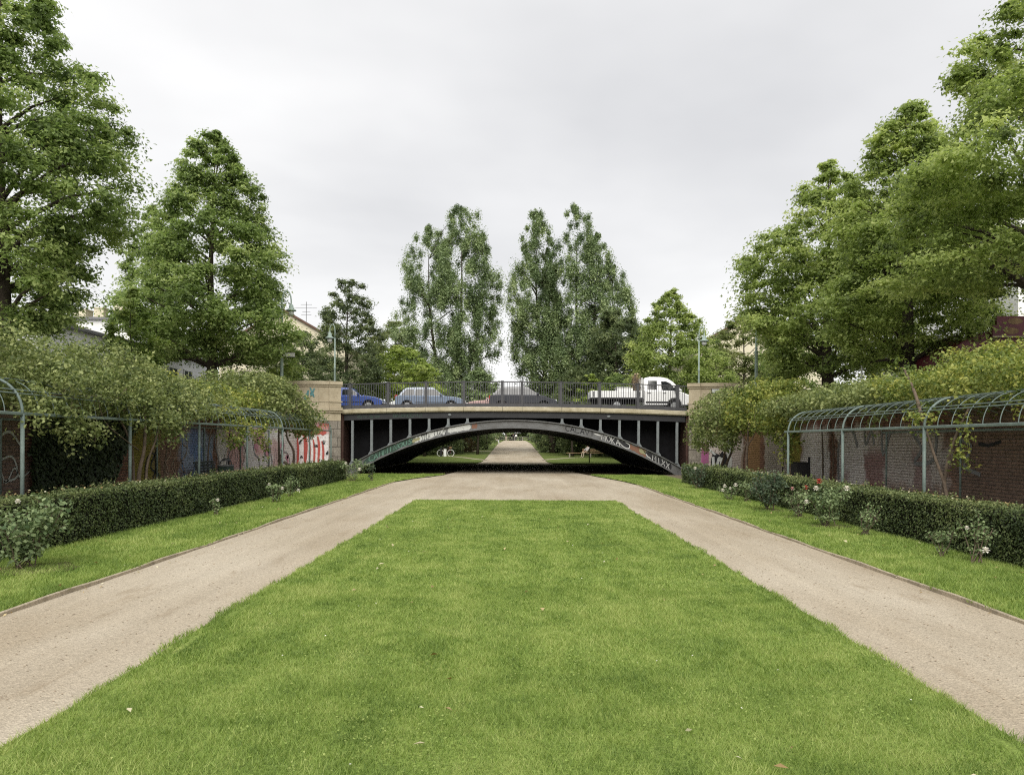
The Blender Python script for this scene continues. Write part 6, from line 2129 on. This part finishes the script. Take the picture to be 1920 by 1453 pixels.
def sit_pose(lean=.1, reach=.3):
    p = {'pelvis': (0, 0, .52, .125, 1.15), 'spine': (0, .02 + lean * .3, .74, .12, 1.2), 'chest': (0, lean * .6, .95, .135, 1.3), 'neck': (0, lean * .6, 1.09, .055), 'head': (0, lean * .5 - .02, 1.22, .10)}
    e = [('pelvis', 'spine'), ('spine', 'chest'), ('chest', 'neck'), ('neck', 'head')]
    for s, n in ((-1, 'l'), (1, 'r')):
        p['hip_' + n] = (s * .11, -.05, .52, .095); p['knee_' + n] = (s * .15, -.45, .54, .062); p['ankle_' + n] = (s * .14, -.52, .12, .045); p['foot_' + n] = (s * .15, -.66, .05, .038)
        p['shoulder_' + n] = (s * .19, lean * .6, .99, .062); p['elbow_' + n] = (s * .26, -.05, .74, .042); p['hand_' + n] = (s * .14, -.30, .64, .036)
        e += [('pelvis', 'hip_' + n), ('hip_' + n, 'knee_' + n), ('knee_' + n, 'ankle_' + n), ('ankle_' + n, 'foot_' + n), ('chest', 'shoulder_' + n), ('shoulder_' + n, 'elbow_' + n), ('elbow_' + n, 'hand_' + n)]
    return {'p': p, 'e': e}


SKIN = M('skin', (.42, .26, .19), .6, .3, var=.08)
def cl(n_, a): return M('cloth_' + n_, a, .85, .1, var=.1)
CW, CB, CG, CT = cl('white', (.74, .74, .74)), cl('black', (.03, .03, .035)), cl('grey', (.25, .26, .29)), cl('tan', (.42, .36, .28))
HAIR = M('hair', (.05, .035, .025), .8, .2, var=.2)
person('person in a white top walking at the far end of the path', (.35, 200, gz(200)), R(170), stand_pose(.22), dict(shirt=CW, trousers=CB, skin=SKIN, hair=HAIR))
person('person in black walking beside the one in white', (-.35, 200.5, gz(200.5)), R(175), stand_pose(-.2), dict(shirt=CB, trousers=CB, skin=SKIN, hair=HAIR))
person('person in dark brown standing left of the walking pair', (-2.2, 202, gz(202)), R(10), stand_pose(.05, .1), dict(shirt=CB, trousers=CT, skin=SKIN, hair=HAIR))
person('person in grey leaning by the far fence, left of the path', (-3.6, 198, gz(198)), R(60), stand_pose(.08, .2), dict(shirt=CG, trousers=CB, skin=SKIN, hair=HAIR))
person('person in a white hat sitting on the left path edge', (-3.15, 134, gz(134)), R(70), sit_pose(.25), dict(shirt=CT, trousers=CW, skin=SKIN, hair=HAIR), hat=CW)
st = thing('stool', 'small dark folding stool under the person in the white hat', 'stool', (-3.15, 134, gz(134)))
mb = MB(); mb.box((0, 0, .40), (.4, .36, .05), bev=.01); mb.build('seat', MAT['wood'], st, off=T0)
for sx in (-.15, .15):
    for sy in (-.13, .13):
        mb = MB(); mb.box((sx, sy, .19), (.04, .04, .38)); mb.build('leg', MAT['wood'], st, off=T0)
person('child in white crouching on the grass right of the path', (3.6, 130, gz(130)), R(-30), sit_pose(.2), dict(shirt=CW, trousers=CT, skin=SKIN, hair=HAIR), scale=.7)
person('person in a pale grey shirt lounging on the timber bench', (7.2, 80.15, gz(80.15) - .02), R(-55), sit_pose(.3), dict(shirt=CG if False else cl('pale', (.50, .47, .46)), trousers=CT, skin=SKIN, hair=HAIR))

# ================================================================== roses in front of the hedges
def rose_flower(parent, c, r, mat, rng):
    mb = MB()
    for ring, (k, rr, tilt) in enumerate(((7, 1.0, .15), (6, .95, .75), (5, .9, 1.15), (6, .8, -.45))):
        for i in range(k):
            a = i / k * 2 * PI + ring * .5 + rng.uniform(-.2, .2)
            ca, sa = math.cos(a), math.sin(a)
            d = Vector((ca * math.cos(tilt), sa * math.cos(tilt), math.sin(tilt)))
            t = Vector((-sa, ca, 0))
            b0 = Vector(c); m1 = b0 + d * r * rr * .6; e1 = b0 + d * r * rr + Vector((0, 0, -.15 * r))
            mb.add([tuple(b0), tuple(m1 + t * r * .42), tuple(e1), tuple(m1 - t * r * .42)], [(0, 1, 2, 3)])
    mb.build('flower', mat, parent, off=T0)


def rose(label, x, y, h, r, mat, seed, flowers=(), n=900, leaf=.055, stems=6, airy=.5):
    rng = np.random.default_rng(seed)
    rr = random.Random(seed)
    root = thing('rose_bush', label, 'rose bush', (x, y, .03))
    mb = MB()
    tips = []
    for i in range(stems):
        a = rr.uniform(0, 2 * PI); q = r * rr.uniform(.25, .95); hh = h * rr.uniform(.6, 1.0)
        p0 = (rr.uniform(-.12, .12), rr.uniform(-.12, .12), -.02); p1 = (q * .5 * math.cos(a), q * .5 * math.sin(a), hh * .42); p2 = (q * math.cos(a), q * math.sin(a), hh)
        mb.tube([p0, p1, p2], [.009, .007, .004], 5)
        tips += [(p1, p2), (tuple(Vector(p0).lerp(Vector(p1), .5)), p1)]
        for k in range(3):
            f = rr.uniform(.3, .9)
            s = Vector(p1).lerp(Vector(p2), f); e = s + Vector((rr.uniform(-1, 1), rr.uniform(-1, 1), rr.uniform(.1, .9))) * r * .4
            mb.tube([tuple(s), tuple(e)], [.006, .003], 4); tips.append((tuple(s), tuple(e)))
    mb.build('stems', MAT['vine_bark'], root, off=T0)
    C = []
    for a, b_ in tips:
        for f in (.35, .7, 1.0):
            C.append(np.array(Vector(a).lerp(Vector(b_), f)))
    C = np.array(C)
    P, Nn, idx = clump_leaves(rng, C, np.full(len(C), r * .30 * (1 - .3 * airy)), max(3, n // len(C)), .8, .7)
    P[:, 2] = np.maximum(P[:, 2], .05)
    tint = .5 + .14 * rng.normal(size=len(C))[idx] + .14 * rng.normal(size=len(P))
    sz = leaf * (.7 + .6 * rng.random(len(P)))
    link('foliage', fast_mesh('foliage', leaf_quads(rng, P, Nn, sz, sz * .66, .12), 4, MAT[mat], tint), root)
    for (fx, fy, fz, fr, fm) in flowers:
        rose_flower(root, (fx, fy, fz + .02), fr * 1.35, MAT[fm], rr)
    # bare earth at its foot
    return root


rose('large leafy rose bush with one pale pink bloom at the left edge', -6.45, 10.5, .98, .56, 'rose', 201, [(.12, -.3, .90, .034, 'petal_w')], 1700, .068, 10)
rose('low rose with white flowers by the left hedge, middle', -6.55, 21.9, .55, .42, 'rose', 202, [(.22, -.1, .38, .05, 'petal_w'), (-.1, -.2, .5, .04, 'petal_w')], 520, .055, 7)
rose('small sprawling rose just beyond the low white one on the left', -6.75, 24.0, .55, .38, 'rose', 203, [(.3, -.1, .2, .05, 'petal_w')], 420, .055, 6)
rose('tiny rose shoot with a white bud under the left hedge', -6.75, 18.2, .32, .22, 'rose', 204, [(.02, -.05, .33, .04, 'petal_w')], 120, .05, 4)
rose('bushy pale rose with white blooms at the far end of the left hedge', -6.75, 33.3, .95, .62, 'rose', 205, [(.35, -.3, .5, .08, 'petal_w'), (-.2, -.35, .75, .06, 'petal_w')], 900, .075, 9)
rose('dark leaved shoot beside the far left rose', -6.05, 33.6, .75, .3, 'rose_d', 206, (), 320, .075, 5)
rose('broad rose bush at the far end of the right hedge', 6.75, 29.4, .85, .62, 'rose_d', 207, [(-.2, -.4, .75, .06, 'petal_w')], 900, .07, 9)
rose('low rose with a cluster of white blooms, right bed', 6.35, 23.6, .42, .34, 'rose', 208, [(-.2, -.2, .42, .055, 'petal_w'), (.12, -.2, .45, .06, 'petal_w'), (-.26, -.2, .3, .05, 'petal_w'), (-.05, -.25, .36, .04, 'petal_w')], 320, .055, 6)
rose('yellowish rose between the white cluster and the dark bush', 6.7, 23.0, .62, .34, 'rose', 209, (), 420, .055, 6)
rose('dark dense rose bush, tallest of the right bed', 6.45, 20.2, .98, .52, 'rose_d', 210, [(.5, -.2, .55, .05, 'petal_p')], 1700, .062, 11)
rose('small twiggy rose with one red bloom', 6.55, 18.4, .66, .42, 'rose', 211, [(.08, -.2, .68, .055, 'petal_r')], 620, .05, 9)
rose('light green rose bush with a red and two white blooms', 6.45, 16.4, .82, .5, 'rose', 212, [(-.28, -.2, .92, .06, 'petal_r'), (-.36, -.25, .78, .055, 'petal_w'), (.26, -.25, .78, .06, 'petal_w'), (-.5, -.1, .5, .045, 'petal_w')], 1500, .058, 10)
rose('loose rose with few leaves right of the red and white one', 6.5, 14.9, .62, .38, 'rose', 213, (), 420, .05, 8)
rose('low yellowish rose nearer the right edge', 6.55, 12.2, .42, .26, 'rose', 214, (), 200, .05, 5)
rose('thin upright rose with a white bloom by the right edge', 6.65, 11.5, .78, .32, 'rose', 215, [(-.02, -.25, .2, .05, 'petal_w'), (-.2, -.1, .5, .03, 'petal_w')], 320, .05, 7)
for s, pts in ((-1, [(-6.3, 10.55, .5), (-6.75, 33.2, .5)]), (1, [(6.5, 20.2, .45), (6.5, 16.5, .4), (6.5, 18.4, .35)])):
    for x, y, r_ in pts:
        mb = MB(); n = 18
        mb.add([(x + r_ * (1 + .2 * math.sin(3 * i + x)) * math.cos(i / n * 2 * PI), y + r_ * (1 + .2 * math.sin(2 * i)) * math.sin(i / n * 2 * PI), .040) for i in range(n)], [tuple(range(n))])
        tag(mb.build('soil', MAT['soil']), kind='structure')

# ================================================================== grass blades
def grass(name, label, regions, seed):
    rng = np.random.default_rng(seed)
    Ps, hs, ws = [], [], []
    for (fl, fr, y0, y1, dens, h, w, z) in regions:
        a = max(fr(y) - fl(y) for y in np.linspace(y0, y1, 12))
        n = int((y1 - y0) * a * dens)
        Y = rng.uniform(y0, y1, n)
        yy = np.linspace(y0, y1, 400)
        Lx = np.interp(Y, yy, [fl(v) for v in yy]); Rx = np.interp(Y, yy, [fr(v) for v in yy])
        X = Lx + (Rx - Lx) * rng.random(n)
        clump = fbm(X * 2.2, Y * 2.2, seed, 4)
        H = h * (.55 + .9 * clump) * (.6 + .8 * rng.random(n))
        edge = np.minimum(X - Lx, Rx - X)
        sd = np.where(X - Lx < Rx - X, -1.0, 1.0)
        X = X + sd * np.where(edge < .14, np.maximum(fbm(Y * 3.0, sd * 7 + 20, seed + 2, 3) - .44, -.02) * .17, 0)
        H = H * np.where(edge < .05, 1.35, 1)
        Ps.append(np.stack([X, Y, np.full(n, z)], 1)); hs.append(H); ws.append(w * (.7 + .6 * rng.random(n)))
    P = np.concatenate(Ps); H = np.concatenate(hs)[:, None]; W_ = np.concatenate(ws)[:, None]
    n = len(P)
    az = rng.random(n) * 2 * PI
    d = np.stack([np.cos(az), np.sin(az), np.zeros(n)], 1)
    lz = rng.random(n) * 2 * PI
    lean = (.3 + .9 * rng.random(n))[:, None] * np.stack([np.cos(lz), np.sin(lz), np.zeros(n)], 1)
    co = np.empty((n, 3, 3))
    co[:, 0] = P - d * W_ / 2; co[:, 1] = P + d * W_ / 2
    co[:, 2] = P + H * (np.array([0, 0, 1.0]) + lean)
    big = fbm(P[:, 0] * 1.5, P[:, 1] * 1.2, 5, 4); sm = fbm(P[:, 0] * 4.5, P[:, 1] * 4.5, 6, 3)
    dry = np.clip((fbm(P[:, 0] * 1.4 + 40, P[:, 1] * 1.1, 8, 4) - .60) * 4, 0, 1)
    mow = fbm(P[:, 0] * 3.2, P[:, 1] * .35, 12, 3)
    tint = .47 + .55 * (big - .5) + .6 * (sm - .5) + .5 * (mow - .5) + .17 * rng.normal(size=n) + .22 * dry
    o = link(name, fast_mesh(name, co.reshape(-1, 3), 3, MAT['grass'], tint))
    return tag(o, label, kind='stuff')


lawn_regions = [(LAWN_L, LAWN_R, 3.5, 6.0, 8200, .031, .005, .012), (LAWN_L, LAWN_R, 6.0, 9.5, 5200, .031, .007, .012),
                (LAWN_L, LAWN_R, 9.5, 15, 2300, .032, .0105, .012), (LAWN_L, LAWN_R, 15, LAWN_END, 1200, .032, .0155, .012)]
grass('grass', 'short mown grass of the central lawn', lawn_regions, 301)
sl = lambda Y: -7.35
sr_ = lambda Y: 7.15
sideL = [(sl, lambda Y: XL(Y) - .05, 6.5, 12, 2600, .045, .009, .028), (sl, lambda Y: XL(Y) - .05, 12, 20, 1300, .045, .013, .028), (sl, lambda Y: XL(Y) - .05, 20, 41.2, 650, .05, .019, .028)]
sideR = [(lambda Y: XR(Y) + .05, sr_, 6.5, 12, 2600, .045, .009, .028), (lambda Y: XR(Y) + .05, sr_, 12, 20, 1300, .045, .013, .028), (lambda Y: XR(Y) + .05, sr_, 20, 41.2, 650, .05, .019, .028)]
grass('grass', 'mown grass strip between the left edging and hedge', sideL, 302)
grass('grass', 'mown grass strip between the right edging and hedge', sideR, 303)
# clover heads and daisies
rng = np.random.default_rng(66)
n = 60
P = np.stack([rng.uniform(-2.7, 2.8, n), 3.8 + 19 * rng.random(n) ** 1.2, np.full(n, .055)], 1)
co = leaf_quads(rng, P, np.array([0, 0, 1.0]) + rng.normal(size=P.shape) * .3, .015, .015, .1)
tag(link('daisies', fast_mesh('daisies', co, 4, MAT['petal_w'])), 'tiny white daisies dotted over the lawn', kind='stuff')

# clover in drifts among the grass
rng = np.random.default_rng(91)
cc = np.stack([rng.uniform(-2.7, 2.8, 34), 3.8 + 14 * rng.random(34) ** 1.4], 1)
cc[0] = (1.55, 5.3); cc[1] = (-1.4, 4.9); cc[2] = (.6, 6.6)
n = 150
idx = np.repeat(np.arange(len(cc)), n)
q = cc[idx] + rng.normal(size=(len(idx), 2)) * np.array([.34, .34]) * (.5 + rng.random(len(cc)))[idx][:, None]
ok = (q[:, 0] > -2.8) & (q[:, 0] < 2.9)
P = np.concatenate([q[ok], .034 + .014 * rng.random((ok.sum(), 1))], 1)
co = leaf_quads(rng, P, np.array([0, 0, 1.0]) + rng.normal(size=P.shape) * .3, rng.uniform(.011, .021, len(P)), rng.uniform(.010, .018, len(P)), .1)
tag(link('clover', fast_mesh('clover', co, 4, MAT['grass'], .58 + .16 * rng.normal(size=len(P)))), 'drifts of clover leaves in the lawn', kind='stuff')
# loose stones on the gravel
n = 1500
sd_ = np.where(rng.random(n) < .5, -1, 1)
X = np.where(sd_ < 0, rng.uniform(-4.95, -2.95, n), rng.uniform(3.05, 4.85, n)); Yp = 4.0 + 14 * rng.random(n) ** 1.6
r = rng.uniform(.004, .010, n) * (1 + Yp / 30)
base = np.stack([X, Yp, r * .4], 1)
dirs = np.array([[1, 0, 0], [0, 1, 0], [-1, 0, 0], [0, -1, 0], [0, 0, .7]])
V = base[:, None, :] + dirs[None] * r[:, None, None] * (.7 + .6 * rng.random((n, 5, 1)))
tri = np.array([[0, 1, 4], [1, 2, 4], [2, 3, 4], [3, 0, 4]])
co = V[:, tri].reshape(-1, 3)
tag(link('loose_stones', fast_mesh('loose_stones', co, 3, M('loose_stone', (.33, .27, .20), .9, .15, var=.35, vscale=40))), 'small loose stones on the two gravel paths', kind='stuff')
